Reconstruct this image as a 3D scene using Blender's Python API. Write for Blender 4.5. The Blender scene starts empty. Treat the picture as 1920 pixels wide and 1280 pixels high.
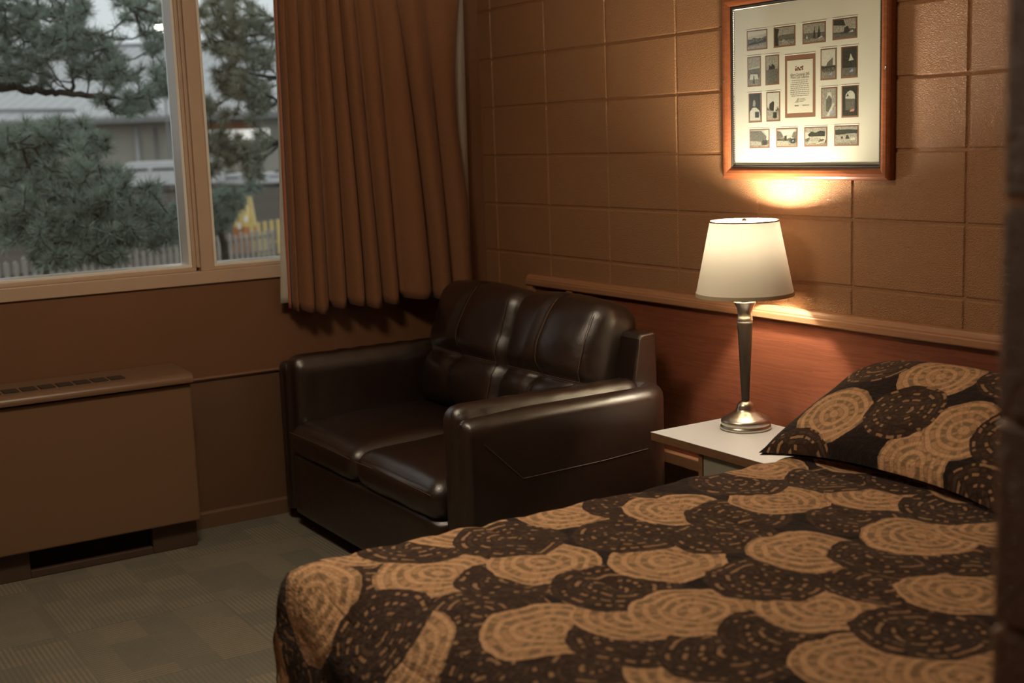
import bpy, bmesh, math, random
from mathutils import Vector, Matrix, noise
random.seed(7)
SC = bpy.context.scene
COL = SC.collection
PI = math.pi
R = math.radians

# ------------------------------------------------------------------ tags and linking
ORG = {}
def tag(o, label=None, cat=None, group=None, kind=None):
    if label: o['label'] = label
    if cat: o['category'] = cat
    if group: o['group'] = group
    if kind: o['kind'] = kind
    return o
def thing(name, loc, label, cat, group=None):
    o = bpy.data.objects.new(name, None); COL.objects.link(o)
    o.empty_display_size = 0.1
    o.location = loc; ORG[o.name] = Vector(loc)
    return tag(o, label, cat, group)
def copy_tree(o, parent=None):
    c = o.copy(); COL.objects.link(c); c.parent = parent
    for ch in list(o.children): copy_tree(ch, c)
    return c

class MB:
    """collects vertices and faces (world coordinates) and links them as ONE mesh object"""
    def __init__(s): s.v = []; s.f = []; s.uv = None; s.m = []; s.mi = 0
    def add(s, vs, fs):
        b = len(s.v); s.v.extend([tuple(x) for x in vs]); s.f.extend([tuple(i + b for i in f) for f in fs]); s.m.extend([s.mi] * len(fs)); return s
    def box(s, x0, x1, y0, y1, z0, z1):
        vs = [(x, y, z) for x in (x0, x1) for y in (y0, y1) for z in (z0, z1)]
        return s.add(vs, [(0, 1, 3, 2), (4, 6, 7, 5), (0, 4, 5, 1), (2, 3, 7, 6), (0, 2, 6, 4), (1, 5, 7, 3)])
    def prism(s, pts, axis, a, b):
        """polygon pts (2D, in the two other axes) extruded along axis from a to b"""
        def mk(p, t):
            return {0: (t, p[0], p[1]), 1: (p[0], t, p[1]), 2: (p[0], p[1], t)}[axis]
        n = len(pts)
        vs = [mk(p, a) for p in pts] + [mk(p, b) for p in pts]
        fs = [tuple(range(n))[::-1], tuple(range(n, 2 * n))] + [(i, (i + 1) % n, n + (i + 1) % n, n + i) for i in range(n)]
        return s.add(vs, fs)
    def lathe(s, cx, cy, prof, n=48, caps=True):
        vs = []
        for r, z in prof:
            for k in range(n):
                a = 2 * PI * k / n; vs.append((cx + r * math.cos(a), cy + r * math.sin(a), z))
        fs = []
        for i in range(len(prof) - 1):
            for k in range(n):
                a, b = i * n + k, i * n + (k + 1) % n
                fs.append((a, b, b + n, a + n))
        if caps:
            fs.append(tuple(range(n))[::-1]); fs.append(tuple(range((len(prof) - 1) * n, len(prof) * n)))
        return s.add(vs, fs)
    def tube(s, pts, r, n=8, caps=True):
        pts = [Vector(p) for p in pts]; vs = []; N = len(pts)
        rr = r if isinstance(r, (list, tuple)) else [r] * N
        up = None
        for i, p in enumerate(pts):
            t = (pts[min(i + 1, N - 1)] - pts[max(i - 1, 0)])
            t = t.normalized() if t.length > 1e-9 else Vector((0, 0, 1))
            if up is None:
                up = Vector((0, 0, 1)) if abs(t.z) < 0.9 else Vector((1, 0, 0))
            a = t.cross(up); a = a.normalized() if a.length > 1e-6 else Vector((1, 0, 0)); b = a.cross(t).normalized(); up = b
            for k in range(n):
                g = 2 * PI * k / n; vs.append(p + (a * math.cos(g) + b * math.sin(g)) * rr[i])
        fs = []
        for i in range(N - 1):
            for k in range(n):
                c, d = i * n + k, i * n + (k + 1) % n
                fs.append((c, d, d + n, c + n))
        if caps:
            fs.append(tuple(range(n))[::-1]); fs.append(tuple(range((N - 1) * n, N * n)))
        return s.add(vs, fs)
    def grid(s, rows, closed_u=False, closed_v=False):
        """rows[i][j] = point"""
        n, m = len(rows), len(rows[0]); vs = [p for r in rows for p in r]; fs = []
        for i in range(n if closed_u else n - 1):
            for j in range(m if closed_v else m - 1):
                a = i * m + j; b = i * m + (j + 1) % m; c = ((i + 1) % n) * m + (j + 1) % m; d = ((i + 1) % n) * m + j
                fs.append((a, b, c, d))
        return s.add(vs, fs)
    def puff(s, x0, x1, y0, y1, z0, z1, r, n=14, fn=None):
        """rounded box: a subdivided cube whose corners are rounded by r; fn(p, (a,b,c)) can move the points, a,b,c in -1..1"""
        c = Vector(((x0 + x1) / 2, (y0 + y1) / 2, (z0 + z1) / 2)); h = Vector(((x1 - x0) / 2, (y1 - y0) / 2, (z1 - z0) / 2))
        seen = {}; vs = []; fs = []
        def t_(k): return math.sin((2 * k / n - 1) * PI / 2) * 0.45 + (2 * k / n - 1) * 0.55
        def vid(a, b, d):
            key = (round(a, 6), round(b, 6), round(d, 6))
            if key not in seen:
                p = Vector((a * h.x, b * h.y, d * h.z))
                q = Vector([max(-(h[i] - r), min(h[i] - r, p[i])) for i in range(3)])
                e = p - q
                # map the square border to the round one
                if e.length > 1e-9:
                    mx = max(abs(e.x), abs(e.y), abs(e.z)); e = e.normalized() * min(mx, r) if mx > 0 else e
                p = q + e
                w = c + p
                if fn: w = Vector(fn(w, (a, b, d)))
                seen[key] = len(vs); vs.append(w)
            return seen[key]
        T = [t_(k) for k in range(n + 1)]
        for ax in range(3):
            for sg in (-1, 1):
                for i in range(n):
                    for j in range(n):
                        q = []
                        for (u, v) in ((i, j), (i + 1, j), (i + 1, j + 1), (i, j + 1)):
                            co = [0, 0, 0]; co[ax] = sg; co[(ax + 1) % 3] = T[u]; co[(ax + 2) % 3] = T[v]
                            q.append(vid(*co))
                        fs.append(tuple(q) if sg > 0 else tuple(q[::-1]))
        return s.add(vs, fs)
    def build(s, name, mat, parent=None, smooth=False, bevel=0, seg=2, auto=None, solid=0, uvs=None, mats=None):
        o0 = ORG[parent.name] if parent else Vector((0, 0, 0))
        me = bpy.data.meshes.new(name)
        me.from_pydata([(v[0] - o0.x, v[1] - o0.y, v[2] - o0.z) for v in s.v], [], s.f)
        for mm in (mats or [mat]): me.materials.append(mm)
        if mats: me.polygons.foreach_set('material_index', s.m)
        if uvs is not None:
            lay = me.uv_layers.new(name='UVMap')
            for lp in me.loops: lay.data[lp.index].uv = uvs[lp.vertex_index]
        if smooth: me.polygons.foreach_set('use_smooth', [True] * len(me.polygons))
        me.update()
        bm = bmesh.new(); bm.from_mesh(me); bmesh.ops.recalc_face_normals(bm, faces=bm.faces); bm.to_mesh(me); bm.free()
        o = bpy.data.objects.new(name, me); COL.objects.link(o)
        if parent: o.parent = parent
        ORG[o.name] = o0
        if solid:
            md = o.modifiers.new('thick', 'SOLIDIFY'); md.thickness = solid; md.offset = 0
        if bevel:
            md = o.modifiers.new('edge', 'BEVEL'); md.width = bevel; md.segments = seg; md.limit_method = 'ANGLE'; md.angle_limit = R(35)
            if not smooth: me.polygons.foreach_set('use_smooth', [False] * len(me.polygons))
        return o

def box(name, mat, parent, x0, x1, y0, y1, z0, z1, bevel=0, seg=2):
    return MB().box(x0, x1, y0, y1, z0, z1).build(name, mat, parent, bevel=bevel, seg=seg)

# ------------------------------------------------------------------ materials
class NT:
    def __init__(s, name):
        s.m = bpy.data.materials.new(name); s.m.use_nodes = True; s.t = s.m.node_tree; s.t.nodes.clear()
        s.out = s.t.nodes.new('ShaderNodeOutputMaterial')
    def n(s, kind, **kw):
        nd = s.t.nodes.new('ShaderNode' + kind)
        for k, v in kw.items():
            if k.startswith('i_'):
                key = k[2:]; key = int(key) if key.isdigit() else key.replace('_', ' ')
                sk = nd.inputs[key]
                if hasattr(v, 'is_output') or isinstance(v, bpy.types.NodeSocket): s.t.links.new(v, sk)
                else: sk.default_value = v
            else: setattr(nd, k, v)
        return nd
    def math(s, op, a, b=None, c=None, clamp=False):
        nd = s.t.nodes.new('ShaderNodeMath'); nd.operation = op; nd.use_clamp = clamp
        for i, v in enumerate((a, b, c)):
            if v is None: continue
            if isinstance(v, bpy.types.NodeSocket): s.t.links.new(v, nd.inputs[i])
            else: nd.inputs[i].default_value = v
        return nd.outputs[0]
    def vm(s, op, a, b=None, out=0):
        nd = s.t.nodes.new('ShaderNodeVectorMath'); nd.operation = op
        for i, v in enumerate((a, b)):
            if v is None: continue
            if isinstance(v, bpy.types.NodeSocket): s.t.links.new(v, nd.inputs[i])
            else: nd.inputs[i].default_value = v
        return nd.outputs[out]
    def mix(s, f, a, b, kind='RGBA'):
        nd = s.t.nodes.new('ShaderNodeMix'); nd.data_type = kind
        idx = {'FLOAT': (0, 2, 3), 'VECTOR': (0, 4, 5), 'RGBA': (0, 6, 7)}[kind]; oi = {'FLOAT': 0, 'VECTOR': 1, 'RGBA': 2}[kind]
        for i, v in zip(idx, (f, a, b)):
            if isinstance(v, bpy.types.NodeSocket): s.t.links.new(v, nd.inputs[i])
            else:
                if kind == 'RGBA' and i != 0 and len(v) == 3: v = (*v, 1)
                nd.inputs[i].default_value = v
        return nd.outputs[oi]
    def ramp(s, f, stops, interp='LINEAR'):
        nd = s.t.nodes.new('ShaderNodeValToRGB'); nd.color_ramp.interpolation = interp
        el = nd.color_ramp.elements
        while len(el) < len(stops): el.new(0.5)
        for e, (p, c) in zip(el, stops): e.position = p; e.color = (*c, 1) if len(c) == 3 else c
        s.t.links.new(f, nd.inputs[0]); return nd.outputs[0]
    def noise(s, vec, scale, detail=3, rough=0.5, out=0):
        nd = s.t.nodes.new('ShaderNodeTexNoise'); nd.inputs['Scale'].default_value = scale; nd.inputs['Detail'].default_value = detail; nd.inputs['Roughness'].default_value = rough
        if vec is not None: s.t.links.new(vec, nd.inputs['Vector'])
        return nd.outputs[out]
    def bump(s, h, strength=0.3, dist=0.01, normal=None):
        nd = s.t.nodes.new('ShaderNodeBump'); nd.inputs['Strength'].default_value = strength; nd.inputs['Distance'].default_value = dist
        s.t.links.new(h, nd.inputs['Height'])
        if normal is not None: s.t.links.new(normal, nd.inputs['Normal'])
        return nd.outputs[0]
    def pos(s): return s.t.nodes.new('ShaderNodeNewGeometry').outputs['Position']
    def uv(s):
        nd = s.t.nodes.new('ShaderNodeUVMap'); nd.uv_map = 'UVMap'; return nd.outputs[0]
    def pbsdf(s, color, rough=0.5, spec=0.5, metal=0.0, normal=None, **kw):
        nd = s.t.nodes.new('ShaderNodeBsdfPrincipled')
        def put(k, v):
            if isinstance(v, bpy.types.NodeSocket): s.t.links.new(v, nd.inputs[k])
            else: nd.inputs[k].default_value = (*v, 1) if isinstance(v, tuple) and len(v) == 3 else v
        put('Base Color', color); put('Roughness', rough); put('Specular IOR Level', spec); put('Metallic', metal)
        if normal is not None: put('Normal', normal)
        for k, v in kw.items(): put(k.replace('_', ' '), v)
        return nd.outputs[0]
    def done(s, sh): s.t.links.new(sh, s.out.inputs[0]); return s.m

def simple(name, col, rough=0.5, spec=0.5, metal=0.0, nscale=0, nstr=0.0, var=0.0, vscale=4.0, bdist=0.002):
    t = NT(name); P = t.pos(); c = col; nr = None
    if var:
        f = t.noise(P, vscale, 4)
        c = t.mix(f, tuple(x * (1 - var) for x in col), tuple(min(1, x * (1 + var)) for x in col))
    if nscale: nr = t.bump(t.noise(P, nscale, 3), nstr, bdist)
    return t.done(t.pbsdf(c, rough, spec, metal, nr))

def mat_wall_paint(name, col, bump=0.5, rough=0.3):
    t = NT(name); P = t.pos()
    n1 = t.noise(P, 270, 2, 0.5); n2 = t.noise(P, 120, 2, 0.5)
    peel = t.ramp(n1, [(0.42, (0, 0, 0)), (0.62, (1, 1, 1))])
    h = t.math('ADD', peel, t.math('MULTIPLY', n2, 1.2))
    var = t.noise(P, 2.0, 3)
    c = t.mix(var, tuple(x * 0.94 for x in col), tuple(x * 1.06 for x in col))
    return t.done(t.pbsdf(c, rough, 0.7, 0, t.bump(h, bump, 0.0022)))

def mat_wood(name, dark, light, axis=0, scale=1.0, rough=0.4, stretch=14.0, bump=0.1):
    t = NT(name); P = t.pos()
    sc = [stretch * 1.6] * 3; sc[axis] = 0.8
    v = t.vm('MULTIPLY', P, tuple(x * scale for x in sc))
    wob = t.noise(P, 2.2, 3, 0.55, 1)
    v2 = t.vm('ADD', v, t.vm('MULTIPLY', wob, (0.9, 0.9, 0.9)))
    g = t.noise(v2, 1.0, 6, 0.62)
    fine_v = [220.0] * 3; fine_v[axis] = 6.0
    fine = t.noise(t.vm('MULTIPLY', P, tuple(fine_v)), 1.0, 2, 0.5)
    rings = t.math('FRACT', t.math('MULTIPLY', g, 7.0))
    k = t.math('ADD', t.math('MULTIPLY', rings, 0.55), t.math('MULTIPLY', fine, 0.5), clamp=True)
    c = t.mix(k, dark, light)
    return t.done(t.pbsdf(c, rough, 0.5, 0, t.bump(fine, bump, 0.001)))

def mat_leather():
    t = NT('dark_brown_leather'); P = t.pos()
    vor = t.n('TexVoronoi', i_Scale=420.0, i_Vector=P, feature='DISTANCE_TO_EDGE').outputs['Distance']
    cr = t.noise(P, 24, 4, 0.6); big = t.noise(P, 5, 2)
    h = t.math('ADD', t.math('MULTIPLY', vor, 0.5), t.math('MULTIPLY', cr, 2.0))
    c = t.mix(big, (0.015, 0.0068, 0.0042), (0.023, 0.0105, 0.0065))
    r = t.math('ADD', t.math('MULTIPLY', cr, 0.16), 0.26)
    return t.done(t.pbsdf(c, r, 1.0, 0, t.bump(h, 0.32, 0.0025), Coat_Weight=0.35, Coat_Roughness=0.3))

def mat_carpet():
    t = NT('modular_carpet'); P = t.pos()
    sx = t.n('SeparateXYZ', i_0=P); X, Y = sx.outputs[0], sx.outputs[1]
    T = 0.5
    X2 = t.math('ADD', X, 0.17); Y2 = t.math('ADD', Y, 0.09)
    ix = t.math('FLOOR', t.math('DIVIDE', X2, T)); iy = t.math('FLOOR', t.math('DIVIDE', Y2, T))
    cid = t.n('CombineXYZ', i_0=ix, i_1=iy, i_2=0.0).outputs[0]
    wn = t.n('TexWhiteNoise', noise_dimensions='3D', i_Vector=cid)
    chk = t.math('FLOORED_MODULO', t.math('ADD', ix, iy), 2.0)
    U = t.mix(chk, X, Y, 'FLOAT'); V = t.mix(chk, Y, X, 'FLOAT')
    stripe = t.math('ADD', t.math('MULTIPLY', t.math('SINE', t.math('MULTIPLY', U, 2 * PI / 0.0155)), 0.5), 0.5)
    # bands of different length and tone inside each tile
    bid = t.n('CombineXYZ', i_0=t.math('FLOOR', t.math('DIVIDE', V, 0.125)), i_1=t.math('FLOOR', t.math('DIVIDE', U, 0.25)), i_2=t.math('ADD', t.math('MULTIPLY', ix, 7.0), iy)).outputs[0]
    band = t.n('TexWhiteNoise', noise_dimensions='3D', i_Vector=bid).outputs['Value']
    st_amt = t.math('MULTIPLY', stripe, t.ramp(band, [(0.2, (0.3, 0.3, 0.3)), (0.7, (1, 1, 1))]))
    base = t.mix(band, (0.30, 0.28, 0.225), (0.37, 0.345, 0.275))
    warm = t.mix(t.math('MULTIPLY', wn.outputs['Value'], 0.5), base, (0.32, 0.315, 0.27))
    c = t.mix(t.math('MULTIPLY', st_amt, 0.70), t.mix(0.25, warm, (0.16, 0.16, 0.13)), (0.54, 0.44, 0.31))
    fib = t.math('ADD', t.math('MULTIPLY', t.noise(P, 260, 3, 0.7), 0.75), t.math('MULTIPLY', t.noise(P, 9, 4, 0.7), 0.3))
    c2 = t.mix(t.math('MULTIPLY', fib, 0.85), c, (0.07, 0.075, 0.065))
    ex = t.math('ABSOLUTE', t.math('SUBTRACT', t.math('FRACT', t.math('DIVIDE', X2, T)), 0.5)); ey = t.math('ABSOLUTE', t.math('SUBTRACT', t.math('FRACT', t.math('DIVIDE', Y2, T)), 0.5))
    edge = t.math('GREATER_THAN', t.math('MAXIMUM', ex, ey), 0.494)
    c3 = t.mix(t.math('MULTIPLY', edge, 0.15), c2, (0.05, 0.05, 0.04))
    h = t.math('ADD', t.math('MULTIPLY', fib, 1.0), t.math('MULTIPLY', st_amt, 0.8))
    return t.done(t.pbsdf(c3, 0.95, 0.1, 0, t.bump(h, 0.6, 0.004)))

def mat_discs(name, discs, rad):
    """printed cloth of overlapping ringed discs; discs = (u, v, kind) drawn in order, later ones on top"""
    t = NT(name)
    uv0 = t.uv()
    wob = t.noise(uv0, 26, 2, 0.5, 1)
    uv = t.vm('MULTIPLY', t.vm('ADD', uv0, t.vm('MULTIPLY', t.vm('SUBTRACT', wob, (0.5, 0.5, 0.5)), (0.016, 0.016, 0.0))), (1, 1, 0))
    cur = None
    for i, dsc in enumerate(discs):
        u, v, k = dsc[:3]
        r = (dsc[3] if len(dsc) > 3 else rad) * (0.94 + 0.12 * ((i * 37) % 11) / 10)
        code = (1.0 if k == 'T' else 2.0) + ((i * 29) % 50) / 100.0
        dist = t.n('VectorMath', operation='DISTANCE', i_0=uv, i_1=(u, v, 0)).outputs['Value']
        mk = t.math('LESS_THAN', dist, r)
        rel = t.vm('SUBTRACT', uv, (u, v, -code))
        cur = t.mix(mk, (0.0, 0.0, 0.0) if cur is None else cur, rel, 'VECTOR')
    sp = t.n('SeparateXYZ', i_0=cur); dx, dy, code = sp.outputs
    d = t.math('SQRT', t.math('ADD', t.math('MULTIPLY', dx, dx), t.math('MULTIPLY', dy, dy)))
    ang = t.math('ARCTAN2', dy, dx)
    RW = 0.0138
    rp = t.math('DIVIDE', d, RW); k = t.math('FLOOR', rp); fr = t.math('FRACT', rp)
    seedv = t.math('MULTIPLY', code, 173.0)
    # blocks along each ring; the number of them grows with the ring
    na = t.math('MULTIPLY', ang, t.math('ADD', t.math('MULTIPLY', k, 1.15), 2.0))
    cell = t.n('CombineXYZ', i_0=t.math('FLOOR', na), i_1=k, i_2=seedv).outputs[0]
    w = t.n('TexWhiteNoise', noise_dimensions='3D', i_Vector=cell).outputs['Value']
    na2 = t.math('MULTIPLY', ang, t.math('ADD', t.math('MULTIPLY', k, 2.6), 5.0))
    cell2 = t.n('CombineXYZ', i_0=t.math('FLOOR', na2), i_1=k, i_2=t.math('ADD', seedv, 9.0)).outputs[0]
    w2 = t.n('TexWhiteNoise', noise_dimensions='3D', i_Vector=cell2).outputs['Value']
    lineA = t.math('LESS_THAN', t.math('ABSOLUTE', t.math('SUBTRACT', t.math('FRACT', t.math('MULTIPLY', na2, 2.0)), 0.5)), 0.16)
    odd = t.math('FLOORED_MODULO', k, 2.0)
    gap = t.math('LESS_THAN', fr, 0.14)
    # tan disc: tan rings, olive blocks on every other ring, hair-thin dark cross strokes
    blkT = t.math('MULTIPLY', t.math('GREATER_THAN', w, 0.52), odd)
    blkT = t.math('MULTIPLY', blkT, t.math('GREATER_THAN', fr, 0.2))
    tanc = t.mix(blkT, t.mix(odd, (0.64, 0.38, 0.20), (0.53, 0.305, 0.155)), (0.285, 0.18, 0.09))
    strok = t.math('MULTIPLY', t.math('MULTIPLY', lineA, t.math('GREATER_THAN', w2, 0.55)), 0.55)
    tanc = t.mix(strok, tanc, (0.20, 0.11, 0.06))
    tanc = t.mix(t.math('MULTIPLY', gap, 0.7), tanc, (0.27, 0.15, 0.08))
    # dark disc: brown-black rings with short tan dashes
    dash = t.math('MULTIPLY', t.math('GREATER_THAN', w, 0.60), t.math('MULTIPLY', t.math('GREATER_THAN', fr, 0.30), t.math('LESS_THAN', fr, 0.88)))
    dash = t.math('MULTIPLY', dash, t.math('SUBTRACT', 1.0, t.math('MULTIPLY', lineA, 0.8)))
    dash = t.math('MULTIPLY', dash, t.math('ADD', 0.10, t.math('MULTIPLY', odd, 0.72)))
    dkc = t.mix(t.math('MULTIPLY', w2, 0.6), (0.040, 0.021, 0.013), (0.075, 0.04, 0.023))
    dkc = t.mix(dash, dkc, (0.55, 0.32, 0.16))
    dkc = t.mix(t.math('MULTIPLY', gap, 0.6), dkc, (0.03, 0.016, 0.011))
    isT = t.math('LESS_THAN', code, 1.75)
    c = t.mix(isT, dkc, tanc)
    c = t.mix(t.math('LESS_THAN', code, 0.5), c, (0.022, 0.013, 0.010))
    # quilting: stitched channels across the bed and puckers
    suv = t.n('SeparateXYZ', i_0=uv0)
    ch = t.math('ABSOLUTE', t.math('SINE', t.math('MULTIPLY', suv.outputs[1], PI / 0.115)))
    ch = t.math('POWER', ch, 0.35)
    puck = t.noise(t.vm('MULTIPLY', uv0, (1.0, 2.2, 1)), 34, 3, 0.6)
    wv = t.noise(uv0, 420, 2, 0.5)
    h = t.math('ADD', t.math('ADD', t.math('MULTIPLY', ch, 0.6), t.math('MULTIPLY', puck, 1.2)), t.math('MULTIPLY', wv, 0.12))
    return t.done(t.pbsdf(c, 0.85, 0.15, 0, t.bump(h, 0.75, 0.010), Sheen_Weight=0.08))

# ------------------------------------------------------------------ light levels
BULB, DOME, SKY, EXPO = 1120.0, 38.0, 0.82, 0.05
DMX, DMY = 1.95, -1.88
# ------------------------------------------------------------------ camera (45 mm, level 1.49 m, looking into the window corner)
F_PX = 2398.8
CAM = Vector((4.8408, -2.8979, 1.4888))
YAW, PITCH, ROLL = 1.01390105, -0.157460097, -0.0359246601
def cam_axes():
    cy, sy = math.cos(YAW), math.sin(YAW)
    r = Vector((cy, sy, 0)); fw = Vector((-sy, cy, 0)); u = Vector((0, 0, 1))
    cp, sp = math.cos(PITCH), math.sin(PITCH)
    fw2 = fw * cp + u * sp; u2 = u * cp - fw * sp
    cr, sr = math.cos(ROLL), math.sin(ROLL)
    return r * cr + u2 * sr, u2 * cr - r * sr, fw2
AX, AY, AZ = cam_axes()
def at(px, py, Z):
    """point of the place seen at pixel (px, py) of the 1920 x 1280 photograph, Z metres deep"""
    return CAM + AX * ((px - 960) / F_PX * Z) + AY * (-(py - 640) / F_PX * Z) + AZ * Z
cd = bpy.data.cameras.new('camera'); cam = bpy.data.objects.new('camera', cd); COL.objects.link(cam)
cd.sensor_width = 36; cd.sensor_fit = 'HORIZONTAL'; cd.lens = F_PX * 36 / 1920; cd.clip_start = 0.05; cd.clip_end = 500
cd.dof.use_dof = True; cd.dof.focus_distance = 4.0; cd.dof.aperture_fstop = 2.9
M = Matrix((AX, AY, -AZ)).transposed().to_4x4(); M.translation = CAM; cam.matrix_world = M
SC.camera = cam

# ------------------------------------------------------------------ the materials of the place
PAINT = (0.375, 0.188, 0.083)
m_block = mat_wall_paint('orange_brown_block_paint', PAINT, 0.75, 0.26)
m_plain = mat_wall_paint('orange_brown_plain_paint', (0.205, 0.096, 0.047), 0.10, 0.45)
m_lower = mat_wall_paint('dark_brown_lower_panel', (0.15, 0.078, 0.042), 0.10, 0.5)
m_ceil = simple('ceiling_paint', (0.62, 0.52, 0.40), 0.9, 0.2)
m_carpet = mat_carpet()
m_winwood = simple('cream_window_paint', (0.58, 0.43, 0.31), 0.4, 0.5, var=0.06, vscale=9)
m_winwhite = simple('white_window_bead', (0.90, 0.88, 0.82), 0.3)
m_leather = mat_leather()
m_thread = simple('ochre_thread', (0.20, 0.11, 0.045), 0.7)
m_dkthread = simple('brown_thread', (0.10, 0.06, 0.04), 0.6)
m_headpanel = mat_wood('red_brown_wood', (0.155, 0.045, 0.024), (0.29, 0.095, 0.048), 0, 1.0, 0.32, 20, 0.06)
m_oak = mat_wood('light_oak', (0.31, 0.145, 0.070), (0.44, 0.22, 0.112), 0, 1.0, 0.38, 22, 0.08)
m_frame = mat_wood('chestnut_frame_wood', (0.17, 0.048, 0.018), (0.31, 0.10, 0.036), 0, 1.6, 0.3, 10, 0.03)
m_frame_dark = simple('frame_black_edge', (0.02, 0.015, 0.012), 0.4)
m_laminate = simple('white_laminate', (0.45, 0.44, 0.425), 0.35, 0.5)
m_lam_edge = mat_wood('laminate_edge_wood', (0.16, 0.08, 0.04), (0.24, 0.13, 0.065), 0, 1.0, 0.45, 16, 0.04)
m_grey_panel = simple('grey_green_panel', (0.30, 0.28, 0.22), 0.5)
m_nickel = simple('brushed_nickel', (0.62, 0.56, 0.48), 0.32, 0.5, 1.0, 300, 0.05, bdist=0.0005)
m_plinth = simple('shaded_brown_plinth', (0.085, 0.052, 0.034), 0.6)  # darker brown paints in the shade under the heater's overhang
m_stem = simple('dark_bronze', (0.050, 0.038, 0.030), 0.35, 0.5, 0.3)
m_heater = simple('brown_heater_enamel', (0.205, 0.116, 0.065), 0.38, 0.5, 0, 240, 0.05)
m_grille = simple('grille_shadow_brown', (0.045, 0.03, 0.02), 0.6)
m_black = simple('black_gap', (0.008, 0.006, 0.005), 0.9)
m_base = simple('brown_baseboard', (0.17, 0.095, 0.052), 0.6)
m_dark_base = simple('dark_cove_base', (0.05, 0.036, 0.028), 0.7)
m_bed_base = simple('bed_base_cloth', (0.05, 0.035, 0.03), 0.9)
m_matt = simple('mattress_ticking', (0.5, 0.46, 0.4), 0.9)
m_cord = simple('ivory_cord', (0.66, 0.58, 0.46), 0.45)

def mat_shade():
    t = NT('lamp_shade_cloth'); P = t.pos()
    wv = t.noise(t.vm('MULTIPLY', P, (1, 1, 3.0)), 300, 2)
    nr = t.bump(wv, 0.08, 0.0006)
    d = t.n('BsdfDiffuse', i_Color=(0.80, 0.75, 0.62, 1), i_Normal=nr).outputs[0]
    tr = t.n('BsdfTranslucent', i_Color=(0.90, 0.80, 0.62, 1), i_Normal=nr).outputs[0]
    mx = t.n('MixShader', i_0=0.0138, i_1=d, i_2=tr).outputs[0]
    return t.done(mx)
m_shade = mat_shade()
def mat_emit(name, col, s):
    t = NT(name); return t.done(t.n('Emission', i_Color=(*col, 1), i_Strength=s).outputs[0])
def mat_glass(name, gl=0.07):
    t = NT(name)
    fr = t.n('Fresnel', i_IOR=1.45).outputs[0]
    tr = t.n('BsdfTransparent', i_Color=(0.94, 0.96, 0.95, 1)).outputs[0]
    g = t.n('BsdfGlossy', i_Color=(1, 1, 1, 1), i_Roughness=0.02).outputs[0]
    return t.done(t.n('MixShader', i_0=t.math('MULTIPLY', fr, gl / 0.04), i_1=tr, i_2=g).outputs[0])
m_pane = mat_glass('window_glass', 0.05)
m_picglass = mat_glass('picture_glass', 0.004)
def mat_curtain():
    t = NT('russet_curtain_cloth'); P = t.pos()
    slub = t.noise(t.vm('MULTIPLY', P, (1, 1, 7.0)), 60, 3, 0.6)
    wv = t.noise(P, 700, 2)
    c = t.mix(slub, (0.19, 0.082, 0.037), (0.27, 0.122, 0.058))
    d = t.pbsdf(c, 0.75, 0.25, 0, t.bump(wv, 0.15, 0.001), Sheen_Weight=0.15)
    return t.done(d)
m_curtain = mat_curtain()
m_curt_hem = simple('curtain_fold_edge', (0.42, 0.15, 0.085), 0.7)
def mat_lining():
    t = NT('white_curtain_lining')
    d = t.n('BsdfDiffuse', i_Color=(0.82, 0.78, 0.70, 1)).outputs[0]
    tr = t.n('BsdfTranslucent', i_Color=(0.80, 0.78, 0.72, 1)).outputs[0]
    return t.done(t.n('MixShader', i_0=0.5, i_1=d, i_2=tr).outputs[0])
m_lining = mat_lining()

# ------------------------------------------------------------------ the room shell
YN, XE, ZC = -3.75, 7.2, 2.46          # near wall, entry wall, ceiling
BW, BH, GX, GZ = 0.4064, 0.2032, 0.105, -0.0075
def groove_wall(name, x0, x1, z0, z1, face, outward, thick, mat):
    """stack-bond block wall along x: grooves are real, face lies at y = face"""
    def ticks(a, b, off, step):
        out = [(a, 0.0)]; k = math.ceil((a - off) / step - 1e-6)
        while off + k * step < b + 1e-6:
            j = off + k * step
            for dd, dp in ((-0.0075, 0.0), (-0.0035, 1.0), (0.0035, 1.0), (0.0075, 0.0)):
                if a + 1e-4 < j + dd < b - 1e-4: out.append((j + dd, dp))
            k += 1
        out.append((b, 0.0)); return out
    tx, tz = ticks(x0, x1, GX, BW), ticks(z0, z1, GZ, BH)
    rows = []
    for (x, dx) in tx:
        rows.append([(x, face - outward * 0.0045 * max(dx, dz), z) for (z, dz) in tz])
    mb = MB().grid(rows)
    b = face - outward * thick
    f0 = face - outward * 0.006
    mb.box(x0, x1, min(f0, b), max(f0, b), z0, z1)
    return tag(mb.build(name, mat), kind='structure')
groove_wall('wall_right', 0.0, 4.20, 0.0, ZC, 0.0, -1, 0.2, m_block)
# bathroom corner: coursed blocks with rounded edges
mb = MB(); z = 0.0
k = 0
while z < ZC - 0.01:
    z1 = min(GZ + (k + 1) * BH, ZC); x = 4.079
    lens = [BW] * 8
    first = True
    while x < XE - 0.01:
        xe = min(x + BW, XE); mb.box(x + (0 if first else 0.003), xe - 0.003, -1.890, -1.70, z + 0.0015, z1 - 0.0015); x = xe; first = False
    z = z1; k += 1
wb = mb.build('wall_bathroom', m_block, bevel=0.007, seg=3)
tag(wb, kind='structure')
tag(MB().box(4.10, XE, -1.878, -1.71, 0, ZC).box(4.10, 4.19, -1.71, 0.0, 0, ZC).build('wall_bathroom_core', m_block, None), kind='structure')
bpy.data.objects['wall_bathroom_core'].name = 'wall_partition'
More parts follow.
